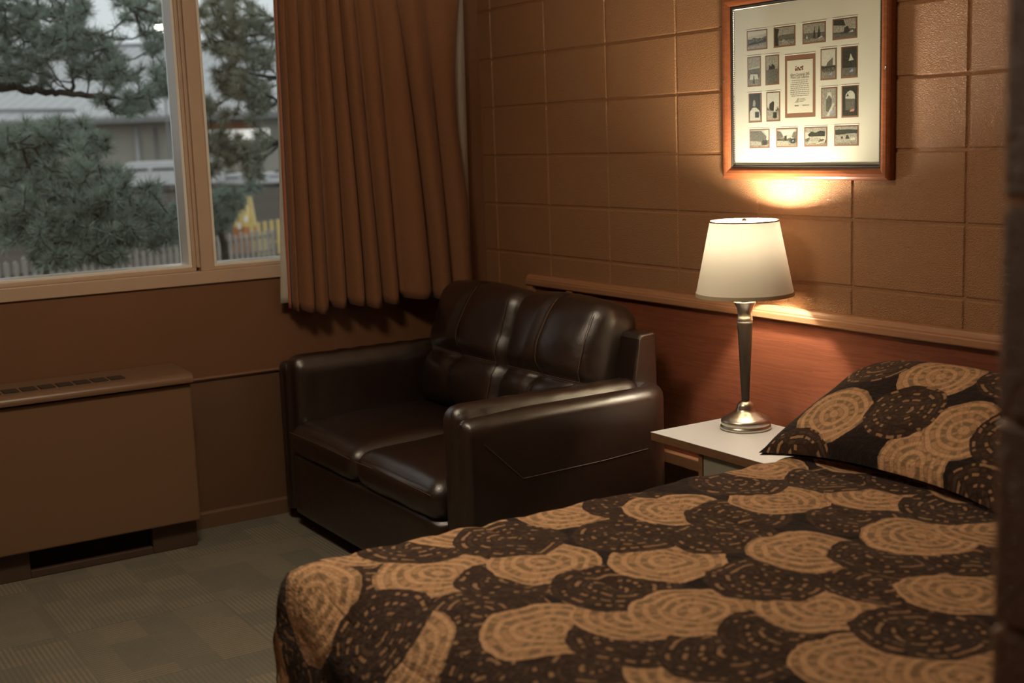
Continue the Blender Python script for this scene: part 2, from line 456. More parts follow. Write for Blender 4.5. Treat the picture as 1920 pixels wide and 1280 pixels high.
# window wall: opening y -2.95..-0.22, z 1.02..2.20
WY0, WY1, WZ0, WZ1 = -2.95, -0.24, 1.022, 2.20
mb = MB()
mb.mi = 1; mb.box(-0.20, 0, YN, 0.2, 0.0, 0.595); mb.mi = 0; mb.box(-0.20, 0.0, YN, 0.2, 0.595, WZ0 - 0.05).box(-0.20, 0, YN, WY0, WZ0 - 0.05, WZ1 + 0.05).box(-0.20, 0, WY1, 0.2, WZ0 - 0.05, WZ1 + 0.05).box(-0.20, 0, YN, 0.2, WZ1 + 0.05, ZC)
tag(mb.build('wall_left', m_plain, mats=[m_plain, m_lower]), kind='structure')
tag(box('wall_near', m_block, None, -0.2, XE, YN - 0.2, YN, 0, ZC), kind='structure')
tag(box('wall_entry', m_block, None, XE, XE + 0.2, YN - 0.2, 0.2, 0, ZC), kind='structure')
tag(box('floor', m_carpet, None, -0.2, XE + 0.2, YN - 0.2, 0.2, -0.12, 0.0), kind='structure')
tag(box('ceiling', m_ceil, None, -0.2, XE + 0.2, YN - 0.2, 0.2, ZC, ZC + 0.15), kind='structure')
# chair-rail bead and baseboard on the window wall
tag(MB().prism([(0.0, 0.592), (0.009, 0.594), (0.013, 0.600), (0.009, 0.606), (0.0, 0.608)], 1, YN, 0.0).build('trim_1', m_plain), kind='structure')
mb = MB().prism([(0, 0.0), (0.012, 0.0), (0.012, 0.058), (0.008, 0.066), (0, 0.068)], 1, YN, 0.0)
tag(mb.build('baseboard_left', m_base), kind='structure')
tag(MB().box(0.0125, 4.09, -0.012, 0.0, 0.0, 0.068).build('baseboard_right', m_base), kind='structure')

# ------------------------------------------------------------------ window
w = thing('window_1', (0, -1.6, WZ0), 'wide cream-painted window with a thick mullion above the heater', 'window'); w['kind'] = 'structure'
if True:
    # stool and apron board seen as one cream band below the glass
    MB().box(-0.20, 0.012, WY0 - 0.06, WY1 + 0.06, 0.972, 1.022).build('window_sill', m_winwood, w, bevel=0.003)
    mb = MB()
    mb.box(-0.20, 0.010, WY0 - 0.06, WY0, 1.022, WZ1 + 0.05).box(-0.20, 0.010, WY1, WY1 + 0.06, 1.022, WZ1 + 0.05).box(-0.20, 0.010, WY0, WY1, WZ1, WZ1 + 0.05)
    mb.build('window_casing', m_winwood, w, bevel=0.003)
    mb = MB().box(-0.16, 0.004, -1.292, -1.243, 1.022, WZ1).box(-0.16, -0.010, -1.305, -1.292, 1.036, WZ1)
    mb.build('mullion', m_winwood, w, bevel=0.002)
    def sash(y0, y1, s):
        mb = MB()
        mb.box(-0.13, -0.018, y0, y1, 1.022, 1.022 + s).box(-0.13, -0.018, y0, y1, WZ1 - s, WZ1)
        mb.box(-0.13, -0.018, y0, y0 + s, 1.022 + s, WZ1 - s).box(-0.13, -0.018, y1 - s, y1, 1.022 + s, WZ1 - s)
        mb.build('sash_frame', m_winwood, w, bevel=0.002)
        b = 0.012; mb = MB()
        a0, a1, c0, c1 = y0 + s, y1 - s, 1.022 + s, WZ1 - s
        mb.box(-0.128, -0.022, a0, a1, c0, c0 + b).box(-0.128, -0.05, a0, a1, c1 - b, c1).box(-0.128, -0.024, a0, a0 + b, c0 + b, c1 - b).box(-0.128, -0.024, a1 - b, a1, c0 + b, c1 - b)  # white bead widened over the sash, painting in sky light on the reveal
        mb.build('glazing_bead', m_winwhite, w, bevel=0.002)
        return a0, a1, c0, c1
    g1 = sash(WY0, -1.305, 0.014); g2 = sash(-1.243, WY1, 0.012)
    for (a0, a1, c0, c1) in (g1, g2):
        MB().box(-0.112, -0.106, a0 + .006, a1 - .006, c0 + .006, c1 - .006).build('pane', m_pane, w)
# ---- quilt surface: unrolled cloth coordinates p (across the bed) and q (from the head to the foot)
BX0, BX1, BYH, BYF, BZ = 2.342, 3.87, -0.075, -1.935, 0.605
def _edge(d, r):
    if d <= 0: return 0.0, 0.0
    if d < r * math.pi / 2: return r * math.sin(d / r), r * (1 - math.cos(d / r))
    return r, r + d - r * math.pi / 2
def _sm(t):
    t = max(0.0, min(1.0, t)); return t * t * (3 - 2 * t)
def quilt_pt(p, q):
    """p: distance from the bed's left edge line, q: distance from the head end, both measured on the cloth"""
    W = BX1 - BX0; L = BYH - BYF
    rf = 0.032 + 0.158 * _sm((p - 0.02) / 0.30)
    rs = 0.038
    ol, dl = _edge(rs - p, rs); orr, dr = _edge(p - (W - rs), rs)
    of, df = _edge(q - (L - rf), rf)
    x = BX0 + min(max(p, rs), W - rs) - ol + orr
    y = BYH - min(q, L - rf) - of
    d = (max(dl, dr) ** 3 + df ** 3) ** (1 / 3.0)
    m = min(max(dl, dr), df)
    if m > 0:
        k = min(0.03, 0.25 * m); x -= k * (1 if dl > 0 else -1) * 0.5; y -= k * 0.5
    z = BZ - min(d, BZ - 0.06)
    hang = _sm(df / 0.4); y -= 0.02 * hang * math.sin(p * 9.0 + 0.6) + 0.01 * hang
    return x, y, z
# ------------------------------------------------------------------ heater under the window
HY0, HY1 = -3.05, -1.440
h = thing('wall_heater', (0.12, -2.2, 0), 'long brown metal heating unit on the floor below the window', 'heater')
MB().box(0.014, 0.245, HY0 + .006, HY1 - 0.006, 0.110, 0.632).build('cabinet', m_heater, h, bevel=0.006)
prof = [(0.014, 0.640), (0.262, 0.640)]
for k in range(9):
    a = -0.35 + k / 8 * (PI / 2 + 0.35); prof.append((0.262 - 0.028 + 0.028 * math.cos(a) + 0.004, 0.648 + 0.026 * math.sin(a)))
prof += [(0.19, 0.676), (0.014, 0.680)]
MB().prism(prof, 1, HY0, HY1).build('top_cover', m_heater, h, smooth=False, bevel=0.005, seg=3)
MB().box(0.03, 0.238, HY0 + .01, HY1 - .012, 0.6325, 0.6395).build('shadow_gap', m_black, h)
for k in range(14):
    y1 = -1.672 - k * 0.0615
    if y1 - 0.05 < HY0 + .05: break
    MB().box(0.135, 0.205, y1 - 0.050, y1, 0.670, 0.6795).build('grille_slot', m_grille, h)
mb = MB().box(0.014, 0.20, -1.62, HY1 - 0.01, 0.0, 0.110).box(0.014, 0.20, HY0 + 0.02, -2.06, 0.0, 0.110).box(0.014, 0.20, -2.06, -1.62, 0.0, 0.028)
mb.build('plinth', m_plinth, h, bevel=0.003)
MB().box(0.03, 0.17, -2.06, -1.62, 0.028, 0.109).build('air_intake', m_black, h)

# ------------------------------------------------------------------ curtain
cur = thing('curtain', (0.10, -0.55, 0.84), 'russet pleated curtain hanging over the right part of the window', 'curtain')
valB = [-0.958, -0.935, -0.87, -0.80, -0.725, -0.650, -0.565, -0.485, -0.335, -0.235, -0.128]
valT = [-0.935, -0.905, -0.86, -0.80, -0.745, -0.690, -0.625, -0.540, -0.440, -0.300, -0.135]
ampB = [0.035, 0.055, 0.05, 0.065, 0.065, 0.07, 0.06, 0.085, 0.075, 0.055]
def curtain_pt(i, t, f):
    """fold i, t 0..1 across the fold, f 0 bottom .. 1 top"""
    g = f ** 1.25
    y0 = valB[i] * (1 - g) + valT[i] * g; y1 = valB[i + 1] * (1 - g) + valT[i + 1] * g
    if i == len(valB) - 2: y1 -= 0.035 * math.sin(PI * max(0, min(1, (f - 0.30) / 0.6)))
    sk = 0.10 * math.sin(i * 2.1)
    tt = t + sk * math.sin(PI * t)
    y = y0 + (y1 - y0) * tt
    a = 1.08 * ampB[i] * (1 - 0.50 * g)
    if f > 0.86: a *= 1 - 0.5 * _sm((f - 0.86) / 0.14)
    x = 0.075 + a * math.sin(PI * t) ** 0.75
    if f > 0.80:                               # gathers under the heading tape
        k = _sm((f - 0.80) / 0.2); x += 0.010 * k * math.sin(t * 4 * PI + i)
    x += 0.004 * math.sin(5 * f + i * 1.7)
    z = 0.842 + f * (2.20 - 0.842) + (0.010 * math.sin(i * 1.9 + 1.0) - 0.012 * math.sin(PI * t)) * (1 - f)
    return (x, y, z)
rows = []
NF = 40
for i in range(len(valB) - 1):
    for k in range(10 if i < len(valB) - 2 else 11):
        rows.append([curtain_pt(i, k / 10, j / NF) for j in range(NF + 1)])
cloth = MB().grid(rows).build('curtain_cloth', m_curtain, cur, smooth=True, solid=0.003)
# white lining behind, showing past the left edge and the right edge
lin = []
for k in range(24):
    s = k / 23; row = []
    for j in range(NF + 1):
        f = j / NF; y = -1.000 + 0.05 * f + s * (0.885 - 0.035 * f)
        if s < 0.05: y += 0.010 * math.sin(3 * f)
        x = 0.050 + 0.006 * math.sin(s * 40) + (0.010 if s < 0.1 else 0)
        row.append((x, y, 0.872 + f * (2.19 - 0.872)))
    lin.append(row)
ln = MB().grid(lin).build('lining', m_lining, cur, smooth=True, solid=0.002); ln['label'] = 'white lining'
mb = MB(); rr = []
for j in range(NF + 1):
    f = j / NF; p = curtain_pt(0, 0, f)
    rr.append([(p[0] - 0.022, p[1] - 0.006 - 0.004 * math.sin(6 * f), p[2] + 0.0), (p[0] - 0.008, p[1] - 0.010, p[2]), (p[0] + 0.003, p[1] - 0.004, p[2])])
e = MB().grid(rr).build('turned_edge', m_curt_hem, cur, smooth=True, solid=0.002)
mb = MB().box(0.0, 0.075, -1.05, -0.08, 2.205, 2.235)
tr = mb.build('curtain_track', m_winwhite); tag(tr, 'white curtain track fixed above the window', 'curtain track')

# ------------------------------------------------------------------ loveseat
SX0, SX1, SYF, SYB = 0.06, 1.58, -1.035, -0.225
s = thing('loveseat', (0.82, -0.62, 0), 'dark brown leather loveseat in the corner between window and nightstand', 'sofa')
AT = 0.665
def arm(name, mir):
    def X(x): return x if not mir else SX0 + SX1 - x
    # inner roll
    x0, x1 = sorted((X(1.395), X(1.505)))
    def fi(p, abc):
        p = p.copy(); crown = max(0, abc[2])
        p.z += 0.010 * crown * (1 - abc[0] ** 2)
        if abc[2] > 0.2: p.x += 0.0025 * math.sin(p.y * 55) * (1 if abs(abc[0]) > .3 else 0)
        p.z += 0.0022 * math.sin(p.y * 70 + 1) * crown * (1 if -0.85 < p.y < -0.45 else 0)
        return p
    a = MB().puff(x0, x1, SYF, SYB - 0.085, 0.05, AT + 0.006, 0.045, 20, fi).build('armrest', m_leather, s, smooth=True)
    # outer band, wrapping round the back end
    path = [(1.535, SYF + 0.02)]
    for k in range(1, 13): path.append((1.535, SYF + 0.02 + k / 12 * (SYB - 0.115 - SYF - 0.02)))
    for k in range(1, 9):
        g = k / 8 * PI / 2; path.append((1.535 - 0.085 * (1 - math.cos(g)), SYB - 0.115 + 0.075 * math.sin(g)))
    path.append((1.405, SYB - 0.040))
    th = 0.045
    sec = [(-th * 0.9, 0.05)]
    for k in range(13):
        g = PI - k / 12 * PI; sec.append((th * math.cos(g), AT - 0.05 + 0.045 * math.sin(g)))
    sec += [(th, 0.45), (th * 0.98, 0.25), (th * 0.9, 0.05)]
    rows = []
    for i, (px, py) in enumerate(path):
        q0 = path[max(i - 1, 0)]; q1 = path[min(i + 1, len(path) - 1)]
        t = Vector((q1[0] - q0[0], q1[1] - q0[1], 0)).normalized(); nrm = Vector((t.y, -t.x, 0))
        row = []
        for (o, zz) in sec:
            sag = 0.012 * max(0, 1 - i / 4) if zz > 0.5 else 0
            v = Vector((px, py, zz - sag)) + nrm * o
            row.append((X(v.x), v.y, v.z))
        rows.append(row)
    # rounded front end
    front = []
    for st, sh in ((0.012, 0.82), (0.020, 0.45)):
        front.append([(X(path[0][0]) + (p[0] - X(path[0][0])) * sh, path[0][1] - st, p[2] - (0.01 if p[2] > 0.5 else 0) * (1 - sh) * 2) for p in rows[0]])
    rows = front[::-1] + rows
    mb = MB().grid(rows)
    mb.add(rows[0], [tuple(range(len(rows[0])))]); mb.add(rows[-1], [tuple(range(len(rows[-1])))])
    b = mb.build('arm_outer_band', m_leather, s, smooth=True)
    if not mir:
        pts = [(1.5805, SYF + 0.055, 0.575), (1.5810, SYF + 0.19, 0.446), (1.5812, SYF + 0.5, 0.452), (1.581, SYB - 0.13, 0.462)]
        MB().tube(pts, 0.0012, 6).build('seam', m_dkthread, b)
arm('right', False); arm('left', True)
IX0, IX1 = SX0 + 0.185 - 0.02, 1.398
# base and front rail
mb = MB().puff(IX0 - .012, IX1 + .002, SYF - 0.018, SYB - 0.10, 0.055, 0.297, 0.012, 8)
mb.build('seat_base', m_leather, s, smooth=True)
for (fx, fy) in ((0.13, SYF + 0.08), (1.50, SYF + 0.08), (0.13, SYB - 0.09), (1.50, SYB - 0.09)):
    MB().box(fx - .03, fx + .03, fy - .03, fy + .03, 0, 0.055).build('foot', m_black, s, bevel=0.004)
SM = 0.800
def seat(x0, x1):
    def fs(p, a):
        p = p.copy()
        if a[2] > 0: p.z += 0.026 * (1 - a[0] ** 2) * (1 - a[1] ** 2) * a[2]
        if a[1] < 0 and a[2] < .6: p.y -= 0.008 * (1 - a[0] ** 2) * (1 - a[2] ** 2) * -a[1]
        p.z += 0.02 * (p.y - SYF) * max(0, a[2])
        p.z += 0.004 * noise.noise(p * 9)
        return p
    c = MB().puff(x0, x1, SYF - 0.030, -0.42, 0.285, 0.424, 0.058, 24, fs).build('seat_cushion', m_leather, s, smooth=True)
    pts = []
    for k in range(25):
        x = x0 + 0.02 + (x1 - x0 - 0.04) * k / 24; a0 = (x - x0) / (x1 - x0) * 2 - 1
        pts.append((x, SYF - 0.0295, 0.385 + 0.004 * (1 - a0 * a0)))
    MB().tube(pts, 0.0018, 6).build('piping', m_dkthread, c)
seat(IX0 - 0.012, SM - 0.001); seat(SM + 0.001, IX1 + 0.002)
# back frame: a slanted slab with a leather edge
mb = MB().prism([(SYB, 0.06), (SYB, 0.815), (SYB - 0.012, 0.828), (SYB - 0.065, 0.826), (SYB - 0.078, 0.81), (SYB - 0.165, 0.30), (SYB - 0.165, 0.06)], 0, 0.165, 1.475)
mb.build('back_frame', m_leather, s, bevel=0.012, seg=3)
def back_cushion(x0, x1, lean_x):
    # local box: width along x, thickness along local y, height along local z, then leaned back
    hgt, thk = 0.508, 0.19
    cx = (x0 + x1) / 2; W2 = (x1 - x0) / 2
    def fb(p, a):
        p = p.copy()
        front = max(0.0, -a[1])
        # plump front with a cross of tufted seams low on the cushion
        u = (p.x - cx) / W2; vz = (p.z - 0.0) / hgt
        bul = 0.070 * (1 - abs(u) ** 2.4) * (1 - abs(2 * vz - 1) ** 2.6)
        dz = abs(vz - 0.43); du = abs(u + 0.02)
        dent = 0.036 * math.exp(-(dz / 0.05) ** 2) * (1 - 0.5 * abs(u)) + 0.022 * math.exp(-(du / 0.08) ** 2) * (1 if vz < 0.98 else .5)
        dent += 0.024 * math.exp(-(dz / 0.10) ** 2 - (du / 0.22) ** 2)
        wr = 0.006 * noise.noise(Vector((p.x * 7, p.z * 13, x0 * 5))) + 0.0035 * math.sin(p.z * 60 + 9 * abs(u) + 3 * math.sin(p.z * 23)) * max(0, abs(u) - 0.6) * 2.0
        p.y -= front * (bul - dent + wr)
        p.z += 0.020 * max(0, a[2]) * (1 - u * u)
        # lean back
        t = 0.30
        y, z = p.y, p.z
        q = Vector((p.x + lean_x * z, y * math.cos(t) + z * math.sin(t), -y * math.sin(t) + z * math.cos(t)))
        return Vector((q.x, q.y - 0.425, q.z + 0.42))
    c = MB().puff(x0, x1, -thk / 2, thk / 2, 0.0, hgt, 0.070, 34, fb).build('back_cushion', m_leather, s, smooth=True)
    def surf(u, vz, off=0.003):
        p = Vector((cx + u * W2, -thk / 2 - 0.0, vz * hgt)); q = fb(p, (u, -1, vz * 2 - 1)); return (q.x, q.y - off, q.z + off * .3)
    for dzz in (-0.006, 0.006):
        MB().tube([surf(-0.88 + 1.76 * k / 24, 0.43 + dzz) for k in range(25)], 0.0013, 5).build('seam', m_dkthread, c)
    MB().tube([surf(-0.02, 0.44 + 0.50 * k / 16) for k in range(17)], 0.0014, 5).build('seam', m_thread if x0 > .5 else m_dkthread, c)
    MB().tube([surf(0.86, 0.10 + 0.80 * k / 16) for k in range(17)], 0.0014, 5).build('seam', m_dkthread, c)
back_cushion(0.245, 0.845, 0.0); back_cushion(0.835, 1.375, 0.0)

# ------------------------------------------------------------------ headboard board on the block wall
hb = thing('headboard', (2.2, -0.012, 0.6), 'long red-brown wooden headboard panel with a light oak top rail', 'headboard')
prof = [(0, 0.882), (-0.030, 0.882), (-0.034, 0.886), (-0.034, 0.903), (-0.031, 0.906), (-0.031, 0.911), (-0.027, 0.915), (-0.022, 0.924), (-0.014, 0.926), (0, 0.926)]
MB().prism([(a - 0.0005, b) for a, b in prof], 0, 0.364, 4.085).build('top_rail', m_oak, hb, bevel=0.0015)
MB().box(0.364, 0.404, -0.028, -0.0005, 0.342, 0.882).build('stile', m_oak, hb, bevel=0.002)
MB().box(0.652, 0.692, -0.028, -0.0095, 0.342, 0.882).build('stile', m_oak, hb, bevel=0.002)
MB().box(0.404, 4.085, -0.0095, -0.0005, 0.342, 0.882).build('panel', m_headpanel, hb)
MB().box(0.364, 4.085, -0.034, -0.0005, 0.300, 0.342).build('bottom_rail', m_oak, hb, bevel=0.003)

# ------------------------------------------------------------------ nightstand
NX0, NX1, NY0, NY1, NZ = 1.712, 2.285, -0.446, -0.085, 0.556
ns = thing('nightstand', (2.0, -0.27, 0), 'white-topped nightstand between the loveseat and the bed', 'nightstand')
MB().box(NX0 + .001, NX1 - .001, NY0 + .001, NY1 - .001, NZ - 0.026, NZ - 0.0015).build('table_top', m_lam_edge, ns)
MB().box(NX0, NX1, NY0, NY1, NZ - 0.0016, NZ).build('laminate_sheet', m_laminate, ns)
MB().box(1.928, 1.946, NY0 + 0.012, NY1 - 0.01, 0.0, NZ - 0.026).build('side_panel', m_lam_edge, ns, bevel=0.001)
MB().box(NX1 - 0.03, NX1 - 0.012, NY0 + 0.012, NY1 - 0.01, 0.0, NZ - 0.026).build('side_panel', m_lam_edge, ns, bevel=0.001)
MB().box(1.946, NX1 - 0.03, NY0 + 0.016, NY0 + 0.034, 0.30, NZ - 0.03).build('drawer_front', m_grey_panel, ns, bevel=0.002)
MB().box(1.946, NX1 - 0.03, NY0 + 0.04, NY1 - 0.02, 0.10, 0.118).build('shelf', m_lam_edge, ns)
MB().box(1.946, NX1 - 0.03, NY1 - 0.03, NY1 - 0.012, 0.118, NZ - 0.026).build('back_panel', m_lam_edge, ns)

# ------------------------------------------------------------------ table lamp
LX, LY = 1.868, -0.187
lp = thing('table_lamp', (LX, LY, NZ), 'lit table lamp with cream drum shade and slim dark stem on the nightstand', 'lamp')
Z = NZ
base = [(0.0795, Z), (0.080, Z + 0.008), (0.0785, Z + 0.012), (0.076, Z + 0.014), (0.0765, Z + 0.017), (0.0775, Z + 0.026), (0.075, Z + 0.032), (0.067, Z + 0.037), (0.052, Z + 0.046), (0.038, Z + 0.054), (0.030, Z + 0.060), (0.0285, Z + 0.066), (0.0275, Z + 0.074), (0.0235, Z + 0.082), (0.016, Z + 0.087), (0.0125, Z + 0.089)]
MB().lathe(LX, LY, base, 56).build('base', m_nickel, lp, smooth=True)
MB().lathe(LX, LY, [(0.0125, Z + 0.0885), (0.0128, Z + 0.10), (0.024, Z + 0.335), (0.0245, Z + 0.343)], 40).build('stem', m_stem, lp, smooth=False)
bpy.data.objects['stem'].data.polygons.foreach_set('use_smooth', [len(p.vertices) == 4 for p in bpy.data.objects['stem'].data.polygons])
neck = [(0.0242, Z + 0.3432), (0.0248, Z + 0.347), (0.0235, Z + 0.350), (0.0235, Z + 0.355), (0.0225, Z + 0.356), (0.0228, Z + 0.372), (0.026, Z + 0.388), (0.033, Z + 0.399), (0.0345, Z + 0.402), (0.0345, Z + 0.405), (0.030, Z + 0.405), (0.020, Z + 0.402)]
MB().lathe(LX, LY, neck, 48).build('cup', m_nickel, lp, smooth=True)
MB().lathe(LX, LY, [(0.011, Z + 0.402), (0.011, Z + 0.425), (0.017, Z + 0.428), (0.017, Z + 0.475), (0.012, Z + 0.478)], 32).build('socket', m_cord, lp, smooth=True)
ZB, ZT, RB, RT = 0.980, 1.212, 0.152, 0.1055
def shade_r(z): return RB + (RT - RB) * (z - ZB) / (ZT - ZB)
n = 72
rows = [[(LX + shade_r(z) * math.cos(2 * PI * k / n), LY + shade_r(z) * math.sin(2 * PI * k / n), z) for k in range(n)] for z in [ZB + (ZT - ZB) * i / 12 for i in range(13)]]
MB().grid(rows, closed_v=True).build('lamp_shade', m_shade, lp, smooth=True)
m_band = simple('shade_trim_band', (0.50, 0.42, 0.28), 0.8)
m_rim = simple('shade_rim_brown', (0.16, 0.09, 0.05), 0.6)
def ring(z, r, t, mm, nm):
    mb = MB(); prof = [(r - 0.002, z - t), (r + 0.0012, z - t), (r + 0.0012, z + t), (r - 0.002, z + t)]
    rws = [[(LX + a * math.cos(2 * PI * k / n), LY + a * math.sin(2 * PI * k / n), b) for k in range(n)] for a, b in prof]
    mb.grid(rws, closed_u=True, closed_v=True).build(nm, mm, lp, smooth=False)
ring(ZB + 0.005, RB - 0.001, 0.006, m_band, 'shade_hem'); ring(ZT - 0.001, RT, 0.0022, m_rim, 'shade_rim')
# spider, harp and finial
mb = MB()
for k in range(3):
    a = 2 * PI * k / 3 + 0.5; mb.tube([(LX, LY, ZT - 0.012), (LX + RT * math.cos(a), LY + RT * math.sin(a), ZT - 0.006)], 0.0016, 6)
mb.tube([(LX - 0.012, LY, Z + 0.43), (LX - 0.05, LY, Z + 0.50), (LX - 0.052, LY, Z + 0.58), (LX - 0.03, LY, ZT - 0.03), (LX, LY, ZT - 0.012), (LX + 0.03, LY, ZT - 0.03), (LX + 0.052, LY, Z + 0.58), (LX + 0.05, LY, Z + 0.50), (LX + 0.012, LY, Z + 0.43)], 0.0016, 6)
mb.build('harp', m_nickel, lp)
MB().lathe(LX, LY, [(0.006, ZT - 0.014), (0.006, ZT - 0.006), (0.0085, ZT - 0.004), (0.0085, ZT + 0.001), (0.006, ZT + 0.006), (0.001, ZT + 0.008)], 20).build('finial', m_stem, lp, smooth=True)
BZL = 1.152
MB().lathe(LX, LY, [(0.013, Z + 0.4785), (0.014, Z + 0.49), (0.016, BZL - 0.058), (0.0215, BZL - 0.042), (0.0245, BZL - 0.028)], 28).build('added_bulb_collar', m_cord, lp, smooth=True)  # opaque collar added inside the shade to hold back downward light
MB().lathe(LX, LY, [(0.0243, BZL - 0.0278), (0.0285, BZL - 0.014), (0.0300, BZL - 0.002), (0.0300, BZL + 0.006), (0.026, BZL + 0.020), (0.016, BZL + 0.030), (0.003, BZL + 0.034)], 28).build('bulb', mat_emit('bulb_glow', (1.0, 0.88, 0.70), BULB), lp, smooth=True)
cpts = [(LX - 0.02, LY + 0.06, Z + 0.012), (LX - 0.075, LY + 0.10, Z + 0.016), (LX - 0.12, LY + 0.098, Z + 0.012), (LX - 0.150, LY + 0.106, Z + 0.006), (LX - 0.158, LY + 0.114, Z - 0.004), (LX - 0.160, LY + 0.118, Z - 0.018)]
MB().tube([Vector(cpts[0]) * 1.0] + [Vector(p) for p in cpts[1:]], 0.0032, 8).build('power_cord', m_cord, lp, smooth=True)
cp2 = [(LX + 0.05, LY + 0.055, Z + 0.01), (LX + 0.06, LY + 0.085, Z + 0.02), (LX + 0.085, LY + 0.098, Z + 0.012), (LX + 0.09, LY + 0.11, Z - 0.05)]

# ------------------------------------------------------------------ bed
bd = thing('bed', (3.1, -1.0, 0), 'low bed set against the headboard under the patterned quilt', 'bed')
MB().puff(BX0 + 0.03, BX1 - 0.03, BYF + 0.07, BYH - 0.01, 0.33, 0.585, 0.05, 8).build('mattress', m_matt, bd, smooth=True)
MB().box(BX0 + 0.05, BX1 - 0.05, BYF + 0.10, BYH - 0.02, 0.10, 0.329).build('box_base', m_bed_base, bd, bevel=0.01)
for fx in (BX0 + .12, BX1 - .12):
    for fy in (BYF + .2, BYH - .12): MB().box(fx - .025, fx + .025, fy - .025, fy + .025, 0, 0.10).build('leg', m_black, bd)
rows = []; uvs = []
W = BX1 - BX0; L = BYH - BYF
ps = [-0.50 + i * 0.02 for i in range(int((W + 1.0) / 0.02) + 1)]; qs = [0.0 + j * 0.02 for j in range(int((L + 0.50) / 0.02) + 1)]
for p in ps:
    row = []
    for q in qs:
        x, y, z = quilt_pt(p, q)
        v = Vector((p, q, 0))
        top = 1.0 if z > BZ - 0.3 else 0.4
        puff = 0.006 * abs(math.sin(q * PI / 0.115)) ** 0.6 + 0.006 * noise.noise(v * 7.0) + 0.004 * noise.noise(v * 17.0)
        fl = _sm((BZ - z) / 0.1)
        z += puff * (1 - fl) + 0.0; y -= (puff + 0.006) * fl * (1 if q > L - 0.2 else 0)
        x += (-1 if p < 0.05 else 1 if p > W - 0.05 else 0) * (puff + 0.006) * fl
        row.append((x, y, max(z, 0.03))); uvs.append((p, q))
    rows.append(row)
DISCS = [
  (0.135, 1.868, 'T', 0.116, 10), (0.343, 1.825, 'D', 0.118, 11), (0.46, 1.85, 'T', 0.122, 9), (0.16, 1.39, 'D', 0.126, -5.56), (0.07, 1.18, 'T', 0.126, -4.72), (0.3, 1.17, 'D', 0.126, -4.68),
  (0.26, 1.63, 'T', 0.126, -6.52), (0.34, 1.42, 'T', 0.126, -5.68), (0.49, 1.21, 'T', 0.126, -4.84), (0.39, 1.53, 'D', 0.126, -6.12), (0.55, 1.39, 'D', 0.126, -5.56), (0.51, 1.67, 'D', 0.126, -6.68),
  (0.65, 1.62, 'T', 0.126, -6.48), (0.69, 1.45, 'T', 0.126, -5.8), (0.74, 1.35, 'T', 0.126, -5.4), (0.78, 1.51, 'D', 0.126, -6.04), (0.68, 1.77, 'D', 0.126, -7.08), (0.06, 0.54, 'T', 0.126, -2.16),
  (0.13, 0.69, 'D', 0.126, -2.76), (0.19, 0.31, 'T', 0.126, -1.24), (0.26, 0.49, 'D', 0.126, -1.96), (0.4, 0.34, 'D', 0.126, -1.36), (0.56, 0.3, 'T', 0.126, -1.2), (0.31, 0.72, 'T', 0.126, -2.88),
  (0.43, 0.51, 'T', 0.126, -2.04), (0.21, 0.96, 'T', 0.126, -3.84), (0.34, 0.88, 'D', 0.126, -3.52), (0.53, 0.68, 'D', 0.126, -2.72), (0.61, 0.46, 'D', 0.126, -1.84), (0.62, 0.94, 'T', 0.126, -3.76),
  (0.7, 0.68, 'T', 0.126, -2.72), (0.77, 0.53, 'T', 0.126, -2.12), (0.75, 0.83, 'D', 0.126, -3.32), (0.85, 0.69, 'D', 0.126, -2.76), (0.7, 1.13, 'D', 0.126, -4.52), (0.85, 0.97, 'D', 0.126, -3.88),
  (0.87, 1.15, 'T', 0.126, -4.6), (0.97, 0.89, 'T', 0.126, -3.56), (1.06, 1.1, 'D', 0.126, -4.4), (0.93, 1.29, 'D', 0.126, -5.16), (1.09, 1.29, 'T', 0.126, -5.16), (1.23, 1.2, 'T', 0.126, -4.8),
  (0.95, 1.52, 'T', 0.126, -6.08), (0.84, 1.65, 'D', 0.126, -6.6), (0.93, 1.43, 'D', 0.126, -5.72), (0.44, 1.01, 'D', 0.126, -4.04), (0.12, 1.01, 'D', 0.126, -4.04), (0.03, 1.45, 'T', 0.126, -5.8),
  (0.03, 1.05, 'T', 0.126, -4.2), (0.02, 1.67, 'T', 0.126, -6.68), (0.12, 1.72, 'D', 0.126, -6.88), (0.07, 1.58, 'D', 0.126, -6.32), (0.04, 1.88, 'D', 0.126, -7.52), (0.15, 2.01, 'D', 0.126, -8.04),
  (0.03, 2.05, 'T', 0.126, -8.2)
]
DISCS.sort(key=lambda d: d[4])
m_quilt = mat_discs('ringed_disc_quilt', DISCS, 0.126)
ql = MB().grid(rows).build('quilt', m_quilt, None, smooth=True, uvs=uvs)
tag(ql, 'dark quilt printed with tan and brown ringed discs spread over the bed', 'quilt')

# pillow in a matching sham leaning on the headboard
pa, pb = 0.40, 0.262
pc = Vector((2.700, -0.300, 0.731)); tl = R(27)
eu = Vector((0, math.cos(tl), math.sin(tl))); en = Vector((0, -math.sin(tl), math.cos(tl)))
NU, NV = 44, 34
def pil(u, v, side):
    X = pa * u * (1 - 0.06 * (1 - v * v) - 0.20 * max(0, v) ** 3 * abs(u)); V = pb * v * (1 - 0.20 * (1 - abs(u) ** 2.5) - (0.32 * abs(u) ** 3 if v > 0 else 0))
    t = (max(0, 1 - abs(u) ** 3.0) * max(0, 1 - abs(v) ** 3.0)) ** 0.40
    T = 0.064 * t + 0.004
    wr = 0.007 * noise.noise(Vector((X * 9, V * 9, 3.0 + side))) * t + 0.006 * t * math.sin(7 * u - 4 * v)
    if side < 0: T = min(T, 0.03 * t + 0.004)
    return pc + Vector((X, 0, 0)) + eu * V + en * side * (T + wr), (X, V)
mb = MB(); uv2 = []
